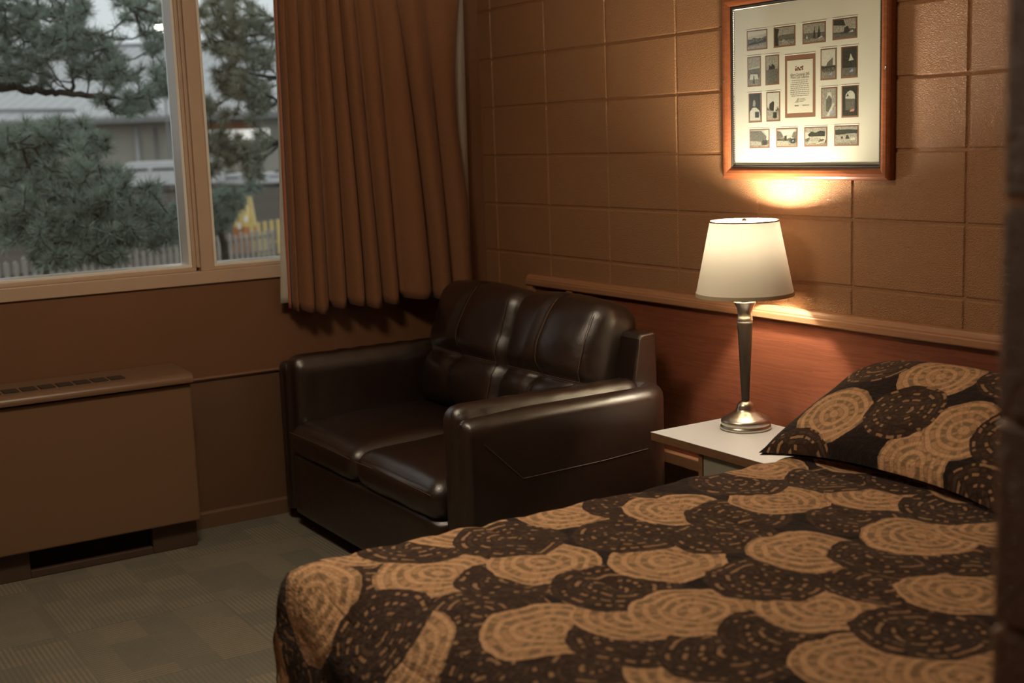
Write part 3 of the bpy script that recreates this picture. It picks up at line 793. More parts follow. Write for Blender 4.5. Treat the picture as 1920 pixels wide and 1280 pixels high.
for side in (1, -1):
    rw = []
    for i in range(NU + 1):
        r_ = []
        for j in range(NV + 1):
            p, q = pil(-1 + 2 * i / NU, -1 + 2 * j / NV, side)
            r_.append(p); uv2.append(q)
        rw.append(r_)
    mb.grid(rw)
PD = [(0.085, -0.20, 'T'), (-0.235, -0.105, 'T'), (-0.045, 0.115, 'T'), (0.16, -0.07, 'T'), (-0.04, -0.045, 'D'), (0.30, -0.05, 'D'), (-0.27, -0.27, 'D'), (-0.26, 0.14, 'D'), (0.17, 0.17, 'D'), (0.3, -0.26, 'D')]
pl = mb.build('pillow', mat_discs('ringed_disc_sham', PD, 0.110), None, smooth=True, uvs=uv2)
tag(pl, 'plump pillow in a matching disc-patterned sham at the head of the bed', 'pillow')
# ------------------------------------------------------------------ framed picture
PX0, PX1, PZ0, PZ1 = 1.588, 2.296, 1.330, 1.918
FY = -0.030                                     # front of the frame
pf = thing('framed_collage', ((PX0 + PX1) / 2, -0.015, (PZ0 + PZ1) / 2), 'wooden framed collage of small old photographs around a printed certificate on the block wall', 'picture')
def frame_ring(name, mat, inset0, inset1, prof, bevel=0.0):
    """mitred frame: prof = (inset fraction 0..1, y) across the moulding"""
    loops = []
    for (f, y) in prof:
        d = inset0 + (inset1 - inset0) * f
        loops.append([(PX0 + d, y, PZ0 + d), (PX1 - d, y, PZ0 + d), (PX1 - d, y, PZ1 - d), (PX0 + d, y, PZ1 - d)])
    return MB().grid(loops, closed_v=True).build(name, mat, pf, bevel=bevel)
frame_ring('frame', m_frame, 0.0, 0.036, [(0, -0.001), (0, -0.022), (0.10, -0.0265), (0.28, -0.030), (0.55, -0.0305), (0.80, -0.0275), (0.95, -0.0225), (1.0, -0.0195), (1.0, -0.010)])
# dark fillet with a beaded inner edge
frame_ring('fillet', m_frame_dark, 0.0355, 0.0455, [(0, -0.017), (0.2, -0.0205), (0.5, -0.0205), (0.8, -0.0165), (1.0, -0.0155), (1.0, -0.010)])
mb = MB()
m_bead = simple('silver_bead', (0.42, 0.38, 0.32), 0.35, 0.5, 0.8)
d = 0.0465
def bead(x, z):
    r = 0.0021
    mb.add([(x - r, -0.0145, z), (x + r, -0.0145, z), (x, -0.0145, z - r), (x, -0.0145, z + r), (x, -0.0172, z)], [(0, 2, 4), (2, 1, 4), (1, 3, 4), (3, 0, 4)])
nx = int((PX1 - PX0 - 2 * d) / 0.0062); nz = int((PZ1 - PZ0 - 2 * d) / 0.0062)
for i in range(nx + 1):
    x = PX0 + d + (PX1 - PX0 - 2 * d) * i / nx; bead(x, PZ0 + d); bead(x, PZ1 - d)
for i in range(nz + 1):
    z_ = PZ0 + d + (PZ1 - PZ0 - 2 * d) * i / nz; bead(PX0 + d, z_); bead(PX1 - d, z_)
mb.build('beading', m_bead, pf)
m_mat = simple('cream_mat_board', (0.66, 0.60, 0.50), 0.8, 0.2)
m_matbev = simple('white_mat_bevel', (0.85, 0.82, 0.75), 0.7)
m_under = simple('brown_under_mat', (0.22, 0.10, 0.055), 0.8)
box('mat_board', m_mat, pf, PX0 + 0.040, PX1 - 0.040, -0.0105, -0.002, PZ0 + 0.040, PZ1 - 0.040)
for (sx, sz) in ((PX0 + 0.014, 1.648), (PX1 - 0.014, 1.648)):
    MB().lathe(0, 0, [(0.0045, 0), (0.004, 0.0015), (0.002, 0.0022)], 14).build('screw', m_nickel, pf)
    o = [x for x in bpy.data.objects if x.name.startswith('screw')][-1]
    for v in o.data.vertices:
        w_ = v.co + ORG[pf.name]; v.co = Vector((sx + w_.x, -0.0295 - w_.z, sz + w_.y)) - ORG[pf.name]
def mat_photo():
    t = NT('old_grey_photograph'); uv = t.uv()
    rnd = t.n('ObjectInfo').outputs['Random']
    off = t.n('CombineXYZ', i_0=t.math('MULTIPLY', rnd, 91.0), i_1=t.math('MULTIPLY', rnd, 37.0), i_2=0.0).outputs[0]
    p = t.vm('ADD', uv, off)
    y = t.n('SeparateXYZ', i_0=uv).outputs[1]
    hill = t.noise(t.vm('MULTIPLY', p, (1, 0.25, 1)), 3.5, 4)
    hor = t.math('ADD', t.math('MULTIPLY', hill, 0.45), t.math('MULTIPLY', rnd, 0.28))
    land = t.math('LESS_THAN', y, t.math('ADD', hor, 0.12))
    fore = t.math('LESS_THAN', y, t.math('MULTIPLY', hor, 0.62))
    tex = t.noise(p, 11, 5, 0.65); det = t.noise(p, 5, 3, 0.6)
    sky = t.ramp(t.math('ADD', t.math('MULTIPLY', y, 0.25), t.math('MULTIPLY', det, 0.6)), [(0.2, (0.50, 0.45, 0.37)), (0.8, (0.30, 0.27, 0.22))])
    ld = t.ramp(tex, [(0.36, (0.022, 0.020, 0.015)), (0.68, (0.22, 0.195, 0.15))])
    fg = t.ramp(tex, [(0.32, (0.085, 0.075, 0.058)), (0.66, (0.34, 0.30, 0.235))])
    c = t.mix(land, sky, ld); c = t.mix(fore, c, fg)
    return t.done(t.pbsdf(c, 0.5, 0.3))
m_photo = mat_photo()
GREY = {k: simple('photo_tone_' + n_, v, 0.5, 0.3, var=0.9 if k in 'dml' else 0.35, vscale=170.0) for k, n_, v in (('w', 'white', (0.52, 0.48, 0.40)), ('l', 'light', (0.30, 0.265, 0.21)), ('m', 'middle', (0.13, 0.115, 0.09)), ('d', 'dark', (0.045, 0.040, 0.030)), ('b', 'blue', (0.30, 0.32, 0.55)), ('r', 'rose', (0.55, 0.22, 0.20)))}
def pic_pt(cx, cy):
    """crop pixel of the picture (3.656 x the photograph) to the picture plane"""
    px, py = 1340 + cx / 3.656, cy / 3.656
    dv = AX * ((px - 960) / F_PX) + AY * (-(py - 640) / F_PX) + AZ
    t = (-0.012 - CAM.y) / dv.y
    q = CAM + dv * t
    return q.x, q.z
PH = [
 ((218, 213), (360, 335), [('d', [(0, .28), (.3, .40), (.6, .36), (1, .52), (1, .34), (.4, .24), (0, .2)]), ('w', [(0, .7), (1, .8), (1, 1), (0, 1)]), ('l', [(0, 0), (1, 0), (1, .16), (0, .14)])]),
 ((402, 188), (552, 312), [('d', [(0, 0), (.22, 0), (.16, .5), (.24, .95), (0, 1)]), ('l', [(.2, .62), (1, .60), (1, .95), (.25, .95)]), ('m', [(.2, .35), (1, .4), (1, .6), (.2, .58)]), ('l', [(.3, .02), (.8, .02), (.5, .35), (.42, .35)])]),
 ((600, 162), (760, 287), [('l', [(0, .45), (1, .5), (1, 1), (0, 1)]), ('m', [(0, .2), (1, .25), (1, .48), (0, .5)]), ('d', [(.45, .2), (.58, .2), (.54, .85)]), ('d', [(.66, .2), (.82, .22), (.74, .92)]), ('w', [(.12, .2), (.22, .2), (.17, .4)]), ('w', [(.7, .12), (.92, .2), (.88, .28), (.75, .2)])]),
 ((806, 132), (975, 258), [('l', [(0, .3), (.5, .3), (.5, .72), (0, .75)]), ('d', [(0, .72), (.55, .64), (.45, .98), (0, 1)]), ('l', [(.55, .5), (1, .5), (1, 1), (.5, 1)]), ('d', [(.45, .22), (.72, .3), (.66, .62), (.5, .55)]), ('w', [(.7, .26), (.9, .26), (.86, .38), (.78, .32)]), ('m', [(0, 0), (1, 0), (1, .2), (0, .24)])]),
 ((222, 390), (316, 590), [('l', [(0, .6), (1, .68), (1, 1), (0, 1)]), ('w', [(.1, .2), (.9, .2), (.8, .38), (.2, .4)]), ('d', [(.42, .05), (.56, .05), (.52, .34), (.45, .34)]), ('m', [(0, .42), (1, .46), (1, .6), (0, .56)])]),
 ((345, 380), (441, 578), [('l', [(0, .5), (1, .52), (1, 1), (0, 1)]), ('d', [(.2, .5), (.26, .68), (.42, .62), (.5, .72), (.72, .64), (.76, .5)]), ('m', [(0, 0), (1, 0), (1, .52), (0, .5)])]),
 None,
 ((724, 335), (834, 543), [('w', [(0, .45), (1, .45), (1, 1), (0, 1)]), ('m', [(.3, .36), (.82, .36), (.82, .72), (.42, .54)]), ('d', [(0, .34), (1, .38), (1, .43), (0, .40)]), ('b', [(.5, .10), (.72, .12), (.78, .20), (.62, .15)])]),
 ((865, 322), (978, 530), [('d', [(0, .3), (1, .3), (1, 1), (0, 1)]), ('w', [(.46, .54), (.82, .56), (.7, .68), (.6, .80), (.55, .66)]), ('m', [(0, 0), (1, 0), (1, .3), (0, .3)]), ('b', [(.5, .14), (.8, .16), (.74, .27)])]),
 ((230, 640), (322, 838), [('d', [(0, .3), (1, .3), (1, 1), (0, 1)]), ('l', [(.3, .56), (.52, .54), (.56, .68), (.44, .8), (.32, .72)]), ('w', [(.05, .02), (.95, .02), (.9, .38), (.6, .5), (.3, .5), (.05, .36)]), ('d', [(.5, .12), (.85, .12), (.85, .34), (.5, .34)])]),
 ((352, 630), (448, 830), [('w', [(0, .5), (1, .5), (1, 1), (0, 1)]), ('d', [(.15, .4), (.35, .35), (.6, .34), (.66, .6), (.5, .7), (.2, .6)]), ('w', [(.55, .32), (.7, .3), (.76, .6), (.6, .62)]), ('l', [(0, 0), (1, 0), (1, .3), (0, .36)]), ('d', [(.5, .06), (.82, .06), (.82, .28), (.5, .28)])]),
 ((728, 600), (838, 810), [('l', [(0, 0), (1, 0), (1, 1), (0, 1)]), ('w', [(.3, .62), (.42, .86), (.6, .88), (.75, .66), (.55, .74)]), ('m', [(.3, .2), (.62, .16), (.72, .6), (.5, .76), (.3, .6)]), ('w', [(.3, .02), (.5, .02), (.9, .44), (.8, .5)]), ('b', [(.54, .12), (.8, .14), (.82, .24), (.62, .18)])]),
 ((868, 588), (983, 802), [('d', [(0, 0), (1, 0), (1, 1), (0, 1)]), ('w', [(.2, .6), (.86, .58), (.84, .74), (.7, .84), (.52, .87), (.34, .82), (.22, .72)]), ('m', [(.22, .2), (.84, .2), (.86, .58), (.2, .6)]), ('d', [(.26, .66), (.44, .68), (.36, .78)]), ('r', [(.5, .14), (.8, .15), (.82, .24), (.56, .2)])]),
 ((237, 885), (375, 1014), [('m', [(0, .3), (.85, .3), (.9, .6), (.6, .95), (0, .95)]), ('w', [(.72, .95), (1, .55), (1, 1)]), ('l', [(0, .1), (.6, .1), (.6, .3), (0, .34)]), ('d', [(.66, .08), (.92, .1), (.92, .4), (.66, .36)])]),
 ((420, 878), (567, 1008), [('w', [(.1, .95), (.95, .98), (.7, .6), (.55, .66), (.4, .6)]), ('m', [(0, .4), (.35, .5), (.2, .85), (0, .9)]), ('m', [(.75, .5), (1, .4), (1, .85), (.85, .8)]), ('d', [(.38, .3), (.5, .3), (.5, .62), (.38, .58)]), ('l', [(0, 0), (.6, 0), (.6, .28), (0, .3)]), ('d', [(.7, .14), (.95, .14), (.95, .44), (.7, .4)]), ('b', [(.78, .24), (.88, .26), (.84, .36)])]),
 ((612, 870), (770, 1003), [('l', [(0, .75), (1, .8), (1, 1), (0, 1)]), ('d', [(.12, .6), (.3, .8), (.5, .72), (.74, .84), (.96, .78), (.95, .5), (.2, .5)]), ('l', [(.1, .1), (.6, .1), (.75, .4), (.3, .5)]), ('w', [(.5, .06), (.8, .2), (.96, .3), (.94, .14)]), ('r', [(.74, .14), (.92, .16), (.9, .26)])]),
 ((818, 860), (985, 998), [('l', [(0, .8), (1, .75), (1, 1), (0, 1)]), ('d', [(0, .55), (1, .62), (1, .8), (.6, .84), (0, .82)]), ('l', [(0, .1), (1, .15), (1, .6), (0, .52)]), ('d', [(.26, .32), (.36, .32), (.36, .44), (.26, .44)]), ('d', [(.46, .3), (.66, .3), (.58, .52), (.52, .52)]), ('w', [(.7, .24), (.9, .25), (.9, .38), (.72, .34)])]),
]
ymat = -0.0106
def rect_panel(name, mat, parent, x0, x1, z0, z1, y, t=0.0006, uv=True):
    mb = MB().box(x0, x1, y, y + t, z0, z1)
    uvs = [((v[0] - x0) / (x1 - x0), (v[2] - z0) / (z1 - z0)) for v in mb.v] if uv else None
    return mb.build(name, mat, parent, uvs=uvs)
for item in PH:
    cert = item is None
    (a, b, shapes) = item if item else ((480, 383), (688, 800), [])
    x0, z1 = pic_pt(*a); x1, z0 = pic_pt(*b)
    ph = rect_panel('certificate' if cert else 'photograph', m_under, pf, x0, x1, z0, z1, ymat - 0.0004, 0.0006, False)
    rect_panel('bevel_edge', m_matbev, ph, x0 - .0012, x1 + .0012, z1, z1 + 0.0022, ymat - 0.0008, 0.001, False)
    bx, bz0, bz1 = (0.010, 0.014, 0.016) if cert else (0.0048, 0.0050, 0.0040)
    u0, u1, w0, w1 = x0 + bx, x1 - bx, z0 + bz0, z1 - bz1
    if not cert:
        im = rect_panel('print', m_photo, ph, u0, u1, w0, w1, ymat - 0.0009, 0.0005)
        mb = MB(); mats = []
        for q, (tone, poly) in enumerate(shapes):
            if GREY[tone] not in mats: mats.append(GREY[tone])
            mb.mi = mats.index(GREY[tone])
            yy = ymat - 0.00098 - 0.00006 * q
            mb.add([(u0 + (u1 - u0) * p[0], yy, w0 + (w1 - w0) * p[1]) for p in poly], [tuple(range(len(poly)))])
        mb.build('picture_tones', mats[0], ph, mats=mats)
    else:
        m_paper = simple('certificate_paper', (0.62, 0.56, 0.45), 0.7, 0.2, var=0.05, vscale=30)
        m_ink = simple('certificate_ink', (0.13, 0.105, 0.08), 0.7)
        m_inkl = simple('certificate_small_print', (0.27, 0.235, 0.18), 0.7)
        rect_panel('paper', m_paper, ph, u0, u1, w0, w1, ymat - 0.0009, 0.0005, False)
        yy = ymat - 0.0011
        PW, PHt = u1 - u0, w1 - w0
        def U(f): return u0 + PW * f
        def V(f): return w1 - PHt * f
        # emblem: four small blocks, dark red and black, jumping like a checker
        m_red = simple('emblem_red', (0.22, 0.03, 0.025), 0.6)
        mb = MB()
        for q, (fx, fz, fw, fh, c) in enumerate(((.32, .155, .06, .05, 0), (.40, .135, .07, .035, 1), (.40, .175, .04, .028, 0), (.46, .160, .05, .04, 1), (.52, .130, .06, .030, 0), (.50, .175, .05, .026, 1), (.58, .120, .06, .032, 1), (.58, .160, .05, .036, 0), (.33, .115, .04, .022, 1))):
            mb.mi = c
            mb.box(U(fx), U(fx + fw), yy - 0.0002, yy, V(fz + fh), V(fz))
        mb.build('emblem', m_red, ph, mats=[m_red, m_ink])
        def text(s, fx, fz, size, mat, nm, width=None):
            cu = bpy.data.curves.new('t', 'FONT'); cu.body = s; cu.size = size; cu.align_x = 'CENTER'; cu.align_y = 'CENTER'; cu.resolution_u = 2
            ob = bpy.data.objects.new('t', cu); COL.objects.link(ob)
            dg = bpy.context.evaluated_depsgraph_get(); dg.update()
            me = bpy.data.meshes.new_from_object(ob.evaluated_get(dg)); bpy.data.objects.remove(ob)
            xs = [v.co.x for v in me.vertices]; wd = max(xs) - min(xs); k = (width / wd) if width else 1
            for v in me.vertices: v.co = Vector((U(fx) + v.co.x * k, yy - 0.0001, V(fz) + v.co.y)) - ORG[pf.name]
            me.materials.clear(); me.materials.append(mat)
            o = bpy.data.objects.new(nm, me); COL.objects.link(o); o.parent = ph; ORG[o.name] = ORG[pf.name]
        text('Alberta Centennial 2005', .5, .275, 0.0125, m_ink, 'heading', PW * .74)
        text('Phone Card Collection', .5, .325, 0.0125, m_ink, 'heading', PW * .70)
        # small print: rows of word-length strokes, too small to read in the photo
        mb = MB(); rnd = random.Random(3)
        for li in range(9):
            fz = .385 + li * .0365; hw = (.30, .31, .36, .37, .36, .37, .37, .37, .33)[li]; x = .5 - hw
            while x < .5 + hw - .02:
                wl = min(rnd.uniform(.03, .10), .5 + hw - x)
                mb.box(U(x), U(x + wl), yy - 0.0001, yy, V(fz + .006), V(fz - .006)); x += wl + .022
        mb.build('small_print', m_inkl, ph)
        # lower mark: stepped triangle with three short lines beside it
        mb = MB()
        for q in range(4):
            mb.add([(U(.30 + .035 * q), yy, V(.80 - .022 * q)), (U(.46), yy, V(.80 - .022 * q)), (U(.46), yy, V(.785 - .022 * q)), (U(.325 + .035 * q), yy, V(.785 - .022 * q))], [(0, 1, 2, 3)])
        for q, wl in enumerate((.20, .24, .16)): mb.box(U(.49), U(.49 + wl), yy - 0.0001, yy, V(.742 + q * .026), V(.732 + q * .026))
        mb.build('lower_mark', m_inkl, ph)
        mb = MB()
        for (fa, fb_) in ((.30, .46), (.60, .86)):
            pts = [(U(fa + (fb_ - fa) * k / 18), yy - 0.0003, V(.865 + .008 * math.sin(k * 1.9) + .004 * math.sin(k * 5))) for k in range(19)]
            mb.tube(pts, 0.0005, 4)
        mb.build('signatures', m_inkl, ph)
MB().box(PX0 + 0.047, PX1 - 0.047, -0.0140, -0.0132, PZ0 + 0.047, PZ1 - 0.047).build('glass', m_picglass, pf)

# ------------------------------------------------------------------ outside
def seedr(k): return random.Random(k)
m_ground = simple('wet_grey_ground', (0.115, 0.098, 0.082), 0.95, 0.0, var=0.35, vscale=0.6)
gr = MB().box(-130, -0.201, -60, 110, -0.30, -0.02).build('ground', m_ground); tag(gr, kind='structure')
m_needle = simple('grey_green_needles', (0.29, 0.345, 0.285), 0.75, 0.1, var=0.45, vscale=3.0)
m_needle2 = simple('olive_needles', (0.31, 0.315, 0.235), 0.75, 0.1, var=0.45, vscale=3.0)
m_bark = simple('grey_brown_bark', (0.085, 0.075, 0.062), 0.9, 0.1, var=0.3, vscale=14)
class Needles:
    def __init__(s, sd): s.mb = MB(); s.r = random.Random(sd)
    def tuft(s, c, d, n=60, ln=0.080, w=0.0040):
        r = s.r; d = Vector(d).normalized()
        for _ in range(n):
            a = Vector((r.gauss(0, 1), r.gauss(0, 1), r.gauss(0, 1))).normalized()
            a = (a * 0.85 + d * 0.75).normalized()
            l = ln * r.uniform(0.65, 1.1); b = Vector(c) - d * r.uniform(0, 0.05)
            sd = a.cross(Vector((r.gauss(0, 1), r.gauss(0, 1), r.gauss(0, 1)))).normalized() * w * 0.5
            e = b + a * l
            s.mb.add([b - sd, b + sd, e + sd * .35, e - sd * .35], [(0, 1, 2, 3)])
def pine(name, label, sd, trunk, blobs, limbs, ground=-0.05, mat=None, dens=1.0):
    """trunk: list of (point, radius); blobs: image ellipses (cx, cy, rx, ry, count, Z) saying where the crown shows through the window,
    limbs: pixel polylines with depth, each a bough of the crown"""
    r = random.Random(sd)
    base = trunk[0][0]
    root = thing(name, (base.x, base.y, -0.02), label, 'tree', 'pines outside the window')
    MB().tube([p for p, _ in trunk], [q for _, q in trunk], 9).build('trunk', m_bark, root, smooth=True)
    bo = MB(); nd = Needles(sd)
    tpts = [p for p, _ in trunk]
    limb_pts = []
    for (poly, Zl, r0) in limbs:
        pts = [at(px, py, Zl + 0.25 * math.sin(i * 1.3 + sd)) for i, (px, py) in enumerate(poly)]
        fine = []
        for i in range(len(pts) - 1):
            for k in range(4):
                p = pts[i].lerp(pts[i + 1], k / 4); p = p + Vector((r.uniform(-1, 1), r.uniform(-1, 1), r.uniform(-1, 1))) * 0.012; fine.append(p)
        fine.append(pts[-1])
        near = min(tpts + limb_pts, key=lambda q: (q - fine[0]).length)
        chain = [near.lerp(fine[0], k / 4) for k in range(4)] + fine
        rad = [r0 * (1 - 0.8 * i / (len(chain) - 1)) for i in range(len(chain))]
        bo.tube(chain, rad, 6); limb_pts += fine
    tw = MB()
    allp = limb_pts + tpts
    for (cx, cy, rx, ry, n, Zb) in blobs:
        made = []
        for _ in range(int(n * dens)):
            while True:
                a, b = r.uniform(-1, 1), r.uniform(-1, 1)
                if a * a + b * b <= 1: break
            p = at(cx + a * rx, cy + b * ry, Zb + r.uniform(-0.5, 0.5))
            made.append(p)
        for p in made:
            q = min(allp, key=lambda z_: (z_ - p).length)
            others = [m for m in made if (m - p).length < 0.55 and (m - q).length < (p - q).length]
            src = min(others, key=lambda m: (m - p).length) if others else q
            d = (p - src); d = d if d.length > 1e-3 else Vector((0, 0, 1))
            dd = d.normalized() + Vector((0, 0, 0.35))
            if d.length < 2.5: tw.tube([src, src.lerp(p, .5) + Vector((0, 0, -0.02)), p], [0.006, 0.005, 0.003], 4, caps=False)
            nd.tuft(p, dd)
            nd.tuft(src.lerp(p, 0.72), dd, 22, 0.075)
    if bo.v: bo.build('bough', m_bark, root, smooth=True)
    b = tag(tw.build('twigs', m_bark, root), kind='stuff')
    nn = tag(nd.mb.build('needles', mat or m_needle, root), kind='stuff')
    return root
def vtrunk(px, py_list, Z, r0, zt):
    b = at(px, py_list, Z); b = Vector((b.x, b.y, -0.05))
    return [(Vector((b.x + 0.03 * math.sin(k), b.y + 0.03 * math.cos(k * 1.4), -0.05 + (zt + 0.05) * k / 8)), r0 * (1 - 0.75 * k / 8)) for k in range(9)]
# tall pine whose boughs reach in from the left
pine('pine_tree', 'tall grey-green pine reaching boughs across the left pane, tops out of view', 11, vtrunk(-70, 300, 8.6, 0.12, 3.4),
     [(60, 12, 110, 34, 52, 8.8), (45, 75, 80, 42, 74, 8.6), (40, 130, 70, 34, 54, 8.7), (120, 60, 30, 22, 14, 8.5), (150, 14, 18, 16, 10, 8.5), (165, 108, 60, 34, 54, 8.7), (232, 138, 46, 30, 40, 8.6),
      (262, 186, 36, 24, 30, 8.5), (160, 64, 34, 10, 8, 8.6), (205, 74, 16, 8, 4, 8.6), (300, 130, 16, 26, 10, 8.6), (318, 160, 24, 16, 12, 8.6), (190, 190, 18, 14, 6, 8.5), (110, 30, 60, 20, 18, 8.5), (240, 205, 30, 10, 7, 8.5), (-120, 20, 110, 60, 60, 8.8), (-190, 120, 110, 60, 56, 8.7), (60, -60, 150, 40, 70, 8.9), (262, 16, 52, 22, 30, 8.9), (288, 62, 30, 26, 14, 8.9), (285, 95, 26, 14, 8, 8.9)],
     [([(-40, 165), (20, 163), (60, 168), (95, 174), (135, 174), (190, 180), (240, 186), (290, 172), (330, 176)], 8.6, 0.036), ([(-40, 60), (30, 45), (80, 30), (140, 20)], 8.7, 0.026),
      ([(-40, 10), (30, 20), (70, 32), (110, 45), (138, 62), (175, 62), (205, 72)], 8.6, 0.016), ([(135, 174), (138, 150), (150, 120), (175, 100)], 8.6, 0.018), ([(190, 180), (205, 200), (220, 212), (245, 215)], 8.5, 0.010), ([(-40, 140), (40, 130), (80, 110)], 8.6, 0.024), ([(-40, -60), (60, -40), (160, -20), (240, 8), (300, 30)], 8.9, 0.026), ([(240, 8), (262, 40), (285, 80), (290, 100)], 8.9, 0.012)])
# low bushy pine filling the bottom of the left pane
pine('young_pine', 'low bushy young pine filling the bottom of the left pane before the picket fence', 23, vtrunk(80, 420, 7.6, 0.06, 0.85),
     [(60, 262, 70, 40, 56, 8.0), (130, 250, 56, 34, 44, 7.9), (165, 270, 42, 20, 24, 7.8), (60, 330, 90, 34, 50, 7.8), (150, 325, 50, 40, 34, 7.7), (90, 390, 120, 40, 110, 7.6), (200, 400, 90, 40, 90, 7.5), (215, 340, 36, 26, 24, 7.6),
      (270, 425, 70, 40, 74, 7.5), (140, 450, 90, 34, 74, 7.4), (330, 420, 30, 34, 26, 7.6), (100, 486, 50, 16, 22, 7.3), (190, 476, 50, 18, 30, 7.4), (285, 360, 22, 16, 8, 7.5), (20, 430, 40, 34, 34, 7.6), (15, 300, 26, 60, 30, 7.9)],
     [([(80, 420), (100, 380), (130, 330), (150, 290), (170, 262)], 7.8, 0.022), ([(80, 400), (60, 340), (50, 280), (62, 240)], 7.9, 0.026), ([(80, 430), (140, 410), (200, 390), (260, 400), (330, 410)], 7.5, 0.022), ([(80, 440), (30, 430), (-20, 420)], 7.6, 0.016), ([(90, 460), (150, 450), (220, 450)], 7.4, 0.014), ([(40, 276), (86, 274), (130, 268)], 7.9, 0.010)])
# pine behind the curtain edge, seen in the narrow right pane
pine('pine_tree', 'loose olive-green pine seen through the narrow right pane beside the curtain', 37, vtrunk(560, 300, 9.4, 0.11, 3.6),
     [(430, 16, 62, 26, 44, 9.3), (470, 52, 50, 20, 30, 9.3), (400, 50, 26, 14, 12, 9.2), (425, 84, 44, 18, 26, 9.3), (470, 112, 42, 26, 40, 9.4), (425, 140, 34, 20, 22, 9.3), (395, 200, 16, 16, 10, 9.2), (460, 165, 50, 22, 40, 9.4), (490, 195, 28, 18, 16, 9.5),
      (420, 268, 40, 24, 34, 9.3), (455, 295, 40, 26, 36, 9.4), (400, 318, 20, 14, 10, 9.2), (490, 262, 22, 16, 10, 9.4), (480, 320, 24, 20, 14, 9.5), (440, 218, 40, 10, 10, 9.3)],
     [([(540, 30), (500, 40), (460, 46), (420, 42), (380, 52)], 9.3, 0.024), ([(540, 70), (490, 60), (440, 76), (392, 78)], 9.3, 0.022), ([(540, 150), (490, 140), (450, 130), (410, 135)], 9.4, 0.024), ([(540, 260), (500, 280), (450, 292), (400, 262)], 9.4, 0.024), ([(540, 200), (500, 180), (450, 165)], 9.4, 0.018)], mat=m_needle2)
pine('young_pine', 'small bushy dark pine behind the pickets at the foot of the right pane', 41, vtrunk(415, 420, 11.0, 0.06, 1.1),
     [(410, 392, 34, 40, 60, 10.9), (430, 372, 30, 20, 24, 11.0), (400, 425, 26, 20, 26, 10.8), (470, 350, 22, 12, 10, 11.1), (450, 380, 14, 30, 10, 11.1), (345, 430, 30, 30, 20, 10.9)],
     [([(415, 430), (410, 390), (420, 360)], 10.9, 0.02)])

# picket fence between the pines
m_picket = simple('weathered_pale_pickets', (0.40, 0.36, 0.31), 0.85, 0.2, var=0.25, vscale=5)
B_ = at(520, 505, 17.5); A_ = B_ + (at(-30, 520, 12.5) - B_) * 1.55
A_.z = 0; B_.z = 0
fc = thing('picket_fence', A_, 'weathered pale picket fence outside the window beneath the pines', 'fence')
dirv = (B_ - A_); Lf = dirv.length; dirv.normalize(); nv = Vector((-dirv.y, dirv.x, 0))
NP = 65
sp = Lf / NP
def plank(mb, c, w, t, z0, z1, pt=0.0):
    vs = []
    for sd in (-1, 1):
        for (a, z) in ((-w / 2, z0), (w / 2, z0), (w / 2, z1 - pt), (0, z1), (-w / 2, z1 - pt)):
            p = c + dirv * a + nv * (t / 2 * sd); vs.append((p.x, p.y, z))
    mb.add(vs, [(0, 1, 2, 3, 4), (9, 8, 7, 6, 5)] + [(i, (i + 1) % 5, 5 + (i + 1) % 5, 5 + i) for i in range(5)])
rf = random.Random(5)
for i in range(NP):
    c = A_ + dirv * (sp * (i + .5)); f = max(0, (i / NP - 0.355) / 0.645)
    ztop = (0.47 * (1 - f) + 0.38 * f) + rf.uniform(-.02, .02)
    mb = MB(); plank(mb, c, sp * 0.46, 0.018, 0.0, ztop, 0.02); mb.build('picket', m_picket, fc)
for zr in (0.10, 0.30):
    mb = MB(); mb.tube([A_ + nv * 0.02 + Vector((0, 0, zr)), B_ + nv * 0.02 + Vector((0, 0, zr))], 0.012, 4); mb.build('rail', m_bark, fc)
# yellow delineator with an orange foot, and a run of yellow pickets
m_yel = simple('yellow_plastic', (0.78, 0.58, 0.22), 0.5); m_or = simple('orange_plastic', (0.50, 0.20, 0.07), 0.5); m_wh = simple('white_reflective', (0.85, 0.82, 0.74), 0.4)
mc = at(459, 405, 18.6)
def cbox(mb, cx, hw0, hw1, z0, z1, dep, off=0.0):
    vs = []
    for z_, hw in ((z0, hw0), (z1, hw1)):
        for s_, u_ in ((-1, -1), (1, -1), (1, 1), (-1, 1)):
            p = cx + AX * (hw * s_ + off * (z_ - z0)); q = AZ.copy(); q.z = 0; q.normalize(); p = p + q * (dep * u_); vs.append((p.x, p.y, z_))
    mb.add(vs, [(3, 2, 1, 0), (4, 5, 6, 7), (0, 1, 5, 4), (1, 2, 6, 5), (2, 3, 7, 6), (3, 0, 4, 7)])
zt = at(465, 368, 18.6).z; zm = at(455, 425, 18.6).z
bc = Vector((mc.x, mc.y, 0))
sl = thing('traffic_marker', bc, 'yellow tapered traffic marker with an orange foot behind the pickets', 'marker')
mb = MB(); cbox(mb, bc, 0.155, 0.075, zm, zt, 0.08, 0.07); mb.build('body', m_yel, sl, bevel=0.01)
mb = MB(); cbox(mb, bc, 0.19, 0.156, -0.02, zm - .001, 0.10, 0.0); mb.build('foot', m_or, sl, bevel=0.01)
mb = MB()
for (px, py) in ((461, 410), (449, 424)):
    p = at(px, py, 18.45); q = Vector((p.x, p.y, 0)); cbox(mb, q, 0.025, 0.025, p.z - .04, p.z + .04, 0.02)
mb.build('reflector', m_wh, sl)
yb = at(470, 470, 18.2); yf = thing('yellow_fence', Vector((yb.x, yb.y, 0)), 'short run of yellow painted pickets beside the traffic marker', 'fence')
for k in range(5):
    p = at(475 + k * 12.5, 470, 18.2); mb = MB(); cbox(mb, Vector((p.x, p.y, 0)), 0.028, 0.028, -0.02, at(475, 418 - 1.5 * k, 18.2).z, 0.012); mb.build('picket', m_yel, yf)
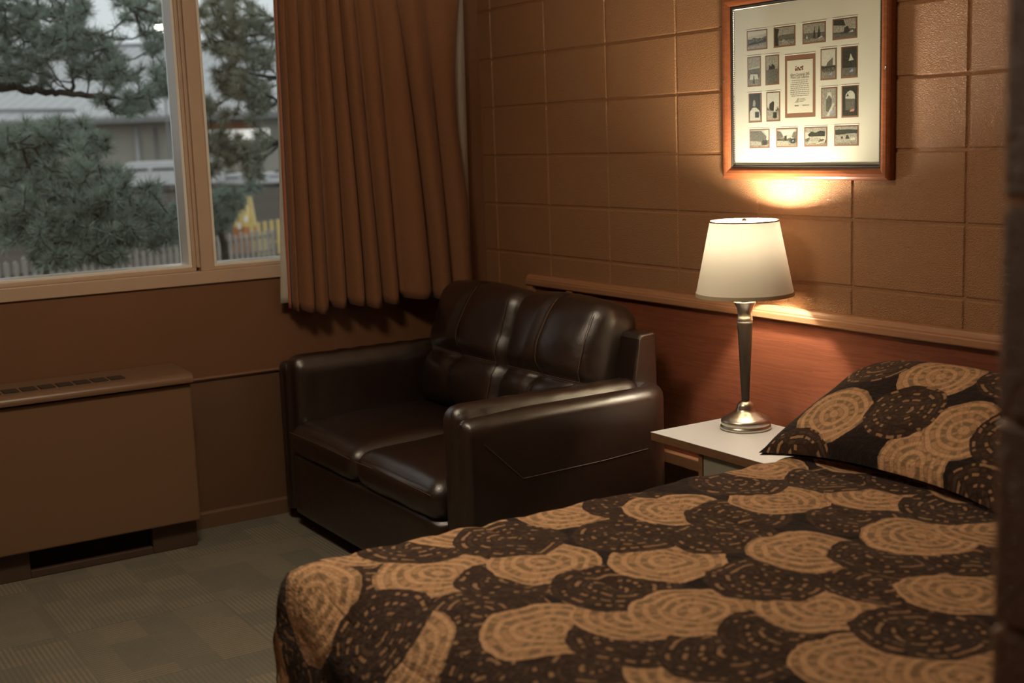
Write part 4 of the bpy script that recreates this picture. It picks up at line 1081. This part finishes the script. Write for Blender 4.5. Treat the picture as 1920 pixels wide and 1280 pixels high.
p0 = at(470, 470, 18.24); p1 = at(530, 470, 18.24)
MB().tube([Vector((p0.x, p0.y, .15)), Vector((p1.x, p1.y, .15))], 0.012, 5).build('rail', m_yel, yf)

# long warehouse with a pale metal roof
m_siding = simple('beige_siding', (0.47, 0.44, 0.38), 0.8, 0.2)
m_fascia = simple('grey_eave', (0.245, 0.245, 0.245), 0.7)
def mat_roof():
    t = NT('pale_metal_roof'); P = t.pos()
    u = t.vm('DOT_PRODUCT', P, tuple(AX), 1)
    s_ = t.math('GREATER_THAN', t.math('SINE', t.math('MULTIPLY', u, 2 * PI / 0.55)), 0.72)
    c = t.mix(s_, (0.55, 0.55, 0.55), (0.44, 0.44, 0.445))
    return t.done(t.pbsdf(c, 0.6, 0.3))
m_roof = mat_roof(); m_brownstrip = simple('rust_brown_fascia', (0.34, 0.16, 0.075), 0.7); m_glow = mat_emit('lit_shop_window', (1.0, 0.97, 0.9), 0.95)
fwd = Vector((AZ.x, AZ.y, 0)).normalized(); rgt = Vector((AX.x, AX.y, 0)).normalized()
ZW = 55.0
def wp(px, py, Z): return at(px, py, Z)
wl, wr = at(-900, 260, ZW), at(1000, 260, ZW)
eave = at(200, 219, ZW).z; ztop_w = at(200, 232, ZW).z
bld = thing('warehouse', Vector((wl.x, wl.y, 0)), 'long beige warehouse with a pale metal roof far behind the pines', 'building')
mb = MB(); a, b = Vector((wl.x, wl.y, 0)), Vector((wr.x, wr.y, 0)); dp = fwd * 16
mb.add([a, b, b + dp, a + dp] + [v + Vector((0, 0, ztop_w)) for v in (a, b, b + dp, a + dp)], [(0, 1, 5, 4), (1, 2, 6, 5), (2, 3, 7, 6), (3, 0, 4, 7), (4, 5, 6, 7)])
mb.build('wall', m_siding, bld)
o_ = fwd * -1.2; e0, e1 = a + o_ + Vector((0, 0, eave)), b + o_ + Vector((0, 0, eave))
ridge = at(240, 90, 70).z
r0_, r1_ = a + fwd * 15 + Vector((0, 0, ridge)), b + fwd * 15 + Vector((0, 0, ridge))
k0, k1 = a + fwd * 32 + Vector((0, 0, eave)), b + fwd * 32 + Vector((0, 0, eave))
mb = MB(); th = Vector((0, 0, -0.12))
mb.add([e0, e1, r1_, r0_, k1, k0] + [v + th for v in (e0, e1, r1_, r0_, k1, k0)], [(0, 1, 2, 3), (3, 2, 4, 5), (6, 9, 8, 7), (9, 11, 10, 8), (0, 6, 7, 1), (4, 10, 11, 5), (0, 3, 5, 11, 9, 6), (1, 7, 8, 10, 4, 2)])
mb.build('roof', m_roof, bld)
mb = MB(); fz0 = ztop_w - 0.02
mb.add([e0 + th, e1 + th, e1 + Vector((0, 0, fz0 - eave)), e0 + Vector((0, 0, fz0 - eave)), a + Vector((0, 0, fz0)) + fwd * .05, b + Vector((0, 0, fz0)) + fwd * .05], [(0, 1, 2, 3), (3, 2, 5, 4)])
mb.build('eave', m_fascia, bld)
mb = MB(); mb.tube([r0_ + Vector((0, 0, .06)), r1_ + Vector((0, 0, .06))], 0.10, 5); mb.build('ridge_cap', m_fascia, bld)
g0, g1 = at(-300, 211, 54.6), at(141, 206, 54.6); mb = MB(); mb.tube([g0, g1], 0.075, 5); mb.build('lower_roof_edge', m_fascia, bld)  # bar added to stand for the edge of a lower roof
for (px, w_) in ((255, 0.09), (290, 0.05)):
    t0 = at(px, 240, ZW - .1); t1 = at(px + 5, 305, ZW - .1)
    MB().tube([t0, t1], w_, 6).build('downpipe', m_roof if px == 255 else m_fascia, bld)
q0, q1 = at(386, 236, ZW - .3), at(478, 236, ZW - .3); zb = at(430, 243, ZW).z; zt_ = at(430, 230, ZW).z
mb = MB(); mb.add([Vector((q0.x, q0.y, zb)), Vector((q1.x, q1.y, zb)), Vector((q1.x, q1.y, zt_)), Vector((q0.x, q0.y, zt_))] + [Vector((q.x, q.y, z_)) + fwd * .2 for q, z_ in ((q0, zb), (q1, zb), (q1, zt_), (q0, zt_))], [(0, 1, 2, 3), (0, 4, 5, 1), (3, 2, 6, 7), (0, 3, 7, 4), (1, 5, 6, 2)])
mb.build('sign_fascia', m_brownstrip, bld)
q0, q1 = at(392, 250, ZW - .06), at(505, 250, ZW - .06); zb = at(430, 262, ZW).z; zt_ = at(430, 244, ZW).z
mb = MB(); mb.add([Vector((q0.x, q0.y, zb)), Vector((q1.x, q1.y, zb)), Vector((q1.x, q1.y, zt_)), Vector((q0.x, q0.y, zt_))], [(0, 1, 2, 3)])
sw = mb.build('lit_window', m_glow, bld, solid=0.03)

# parked white vans
m_van = simple('white_van_paint', (0.74, 0.74, 0.74), 0.35, 0.5); m_vwin = simple('dark_van_glass', (0.05, 0.055, 0.06), 0.15); m_tyre = simple('black_tyre', (0.02, 0.02, 0.02), 0.8)
def van(px0, px1, pyt, pyb, Z, label):
    c0, c1 = at(px0, pyb, Z), at(px1, pyb, Z); zt = at((px0 + px1) / 2, pyt, Z).z
    c0.z = c1.z = -0.02
    root = thing('parked_van', c0.lerp(c1, .5), label, 'van'); Lv = (c1 - c0).length; D = 1.8
    def P(u, z_, d_): return c0.lerp(c1, u) + fwd * (d_ * D) + Vector((0, 0, z_ + 0.02))
    H = zt + 0.02
    prof = [(0.0, 0.22 * H), (0.0, 0.55 * H), (0.04, 0.72 * H), (0.16, 0.97 * H), (0.2, H), (0.96, H), (1.0, 0.96 * H), (1.0, 0.22 * H)]
    mb = MB(); n_ = len(prof)
    mb.add([P(u, z_, 0) for u, z_ in prof] + [P(u, z_, 1) for u, z_ in prof], [tuple(range(n_)), tuple(range(2 * n_ - 1, n_ - 1, -1))] + [(i, n_ + i, n_ + (i + 1) % n_, (i + 1) % n_) for i in range(n_)])
    mb.build('body', m_van, root, bevel=0.03)
    mb = MB()
    for (u0, u1) in ((0.13, 0.36), (0.39, 0.66), (0.69, 0.94)):
        mb.add([P(u0, 0.70 * H, -.01), P(u1, 0.70 * H, -.01), P(u1, 0.78 * H, -.01), P(u0 + .02, 0.78 * H, -.01), P(u0, 0.70 * H, .01), P(u1, 0.70 * H, .01), P(u1, 0.78 * H, .01), P(u0 + .02, 0.78 * H, .01)], [(0, 1, 2, 3), (0, 4, 5, 1), (3, 2, 6, 7), (0, 3, 7, 4), (1, 5, 6, 2)])
    mb.build('side_window', m_vwin, root)
    for u in (0.18, 0.80):
        for dd in (0.02, 0.88):
            c = P(u, 0.30, dd); mb = MB(); mb.tube([c, c + fwd * 0.18], 0.30, 16); mb.build('wheel', m_tyre, root)
van(212, 405, 303, 372, 47.0, 'white van parked before the warehouse, in the left pane by the mullion')
van(388, 560, 326, 366, 49.0, 'white van parked further right, behind the pine in the right pane')
# floodlight above the roof ridge, seen through the boughs
fl = at(300, 51, 50.0); tb = Vector((fl.x, fl.y, 0))
sl_ = thing('street_lamp', tb, 'tall street lamp glowing through the pine boughs near the mullion', 'street lamp')
MB().tube([Vector((tb.x, tb.y, -.02)), Vector((tb.x, tb.y, fl.z - .15))], [0.05, 0.035], 8).build('pole', m_fascia, sl_)
MB().lathe(fl.x, fl.y, [(0.02, fl.z - .19), (0.12, fl.z - .15), (0.18, fl.z), (0.12, fl.z + .15), (0.02, fl.z + .18)], 16).build('lamp_globe', mat_emit('street_lamp_glow', (1, 0.93, 0.75), 40.0), sl_, smooth=True)

# ------------------------------------------------------------------ an unseen ceiling lamp added to light the carpet and bed, and the daylight
dm = thing('added_ceiling_lamp', (DMX, DMY, ZC), 'unseen opal dome lamp added on the ceiling to light the carpet and bed', 'lamp')
MB().lathe(DMX, DMY, [(0.004, ZC - .125), (0.09, ZC - .119), (0.17, ZC - .098), (0.225, ZC - .060), (0.24, ZC - .021)], 36).build('opal_dome', mat_emit('opal_glow', (1.0, 0.82, 0.60), DOME), dm, smooth=True)
MB().lathe(DMX, DMY, [(0.248, ZC - .020), (0.252, ZC - .012), (0.25, ZC)], 36).build('rim', m_nickel, dm, smooth=False)
wd = bpy.data.worlds.new('sky'); SC.world = wd; wd.use_nodes = True
bg = wd.node_tree.nodes['Background']; bg.inputs[0].default_value = (0.93, 0.97, 1.0, 1); bg.inputs[1].default_value = SKY
SC.view_settings.view_transform = 'Standard'; SC.view_settings.look = 'None'; SC.view_settings.gamma = 1; SC.view_settings.use_curve_mapping = False
SC.view_settings.exposure = EXPO
cy = SC.cycles
cy.use_denoising = True; cy.max_bounces = 9; cy.diffuse_bounces = 4; cy.glossy_bounces = 4; cy.transmission_bounces = 8; cy.transparent_max_bounces = 12
cy.sample_clamp_indirect = 6.0; cy.caustics_reflective = False; cy.caustics_refractive = False
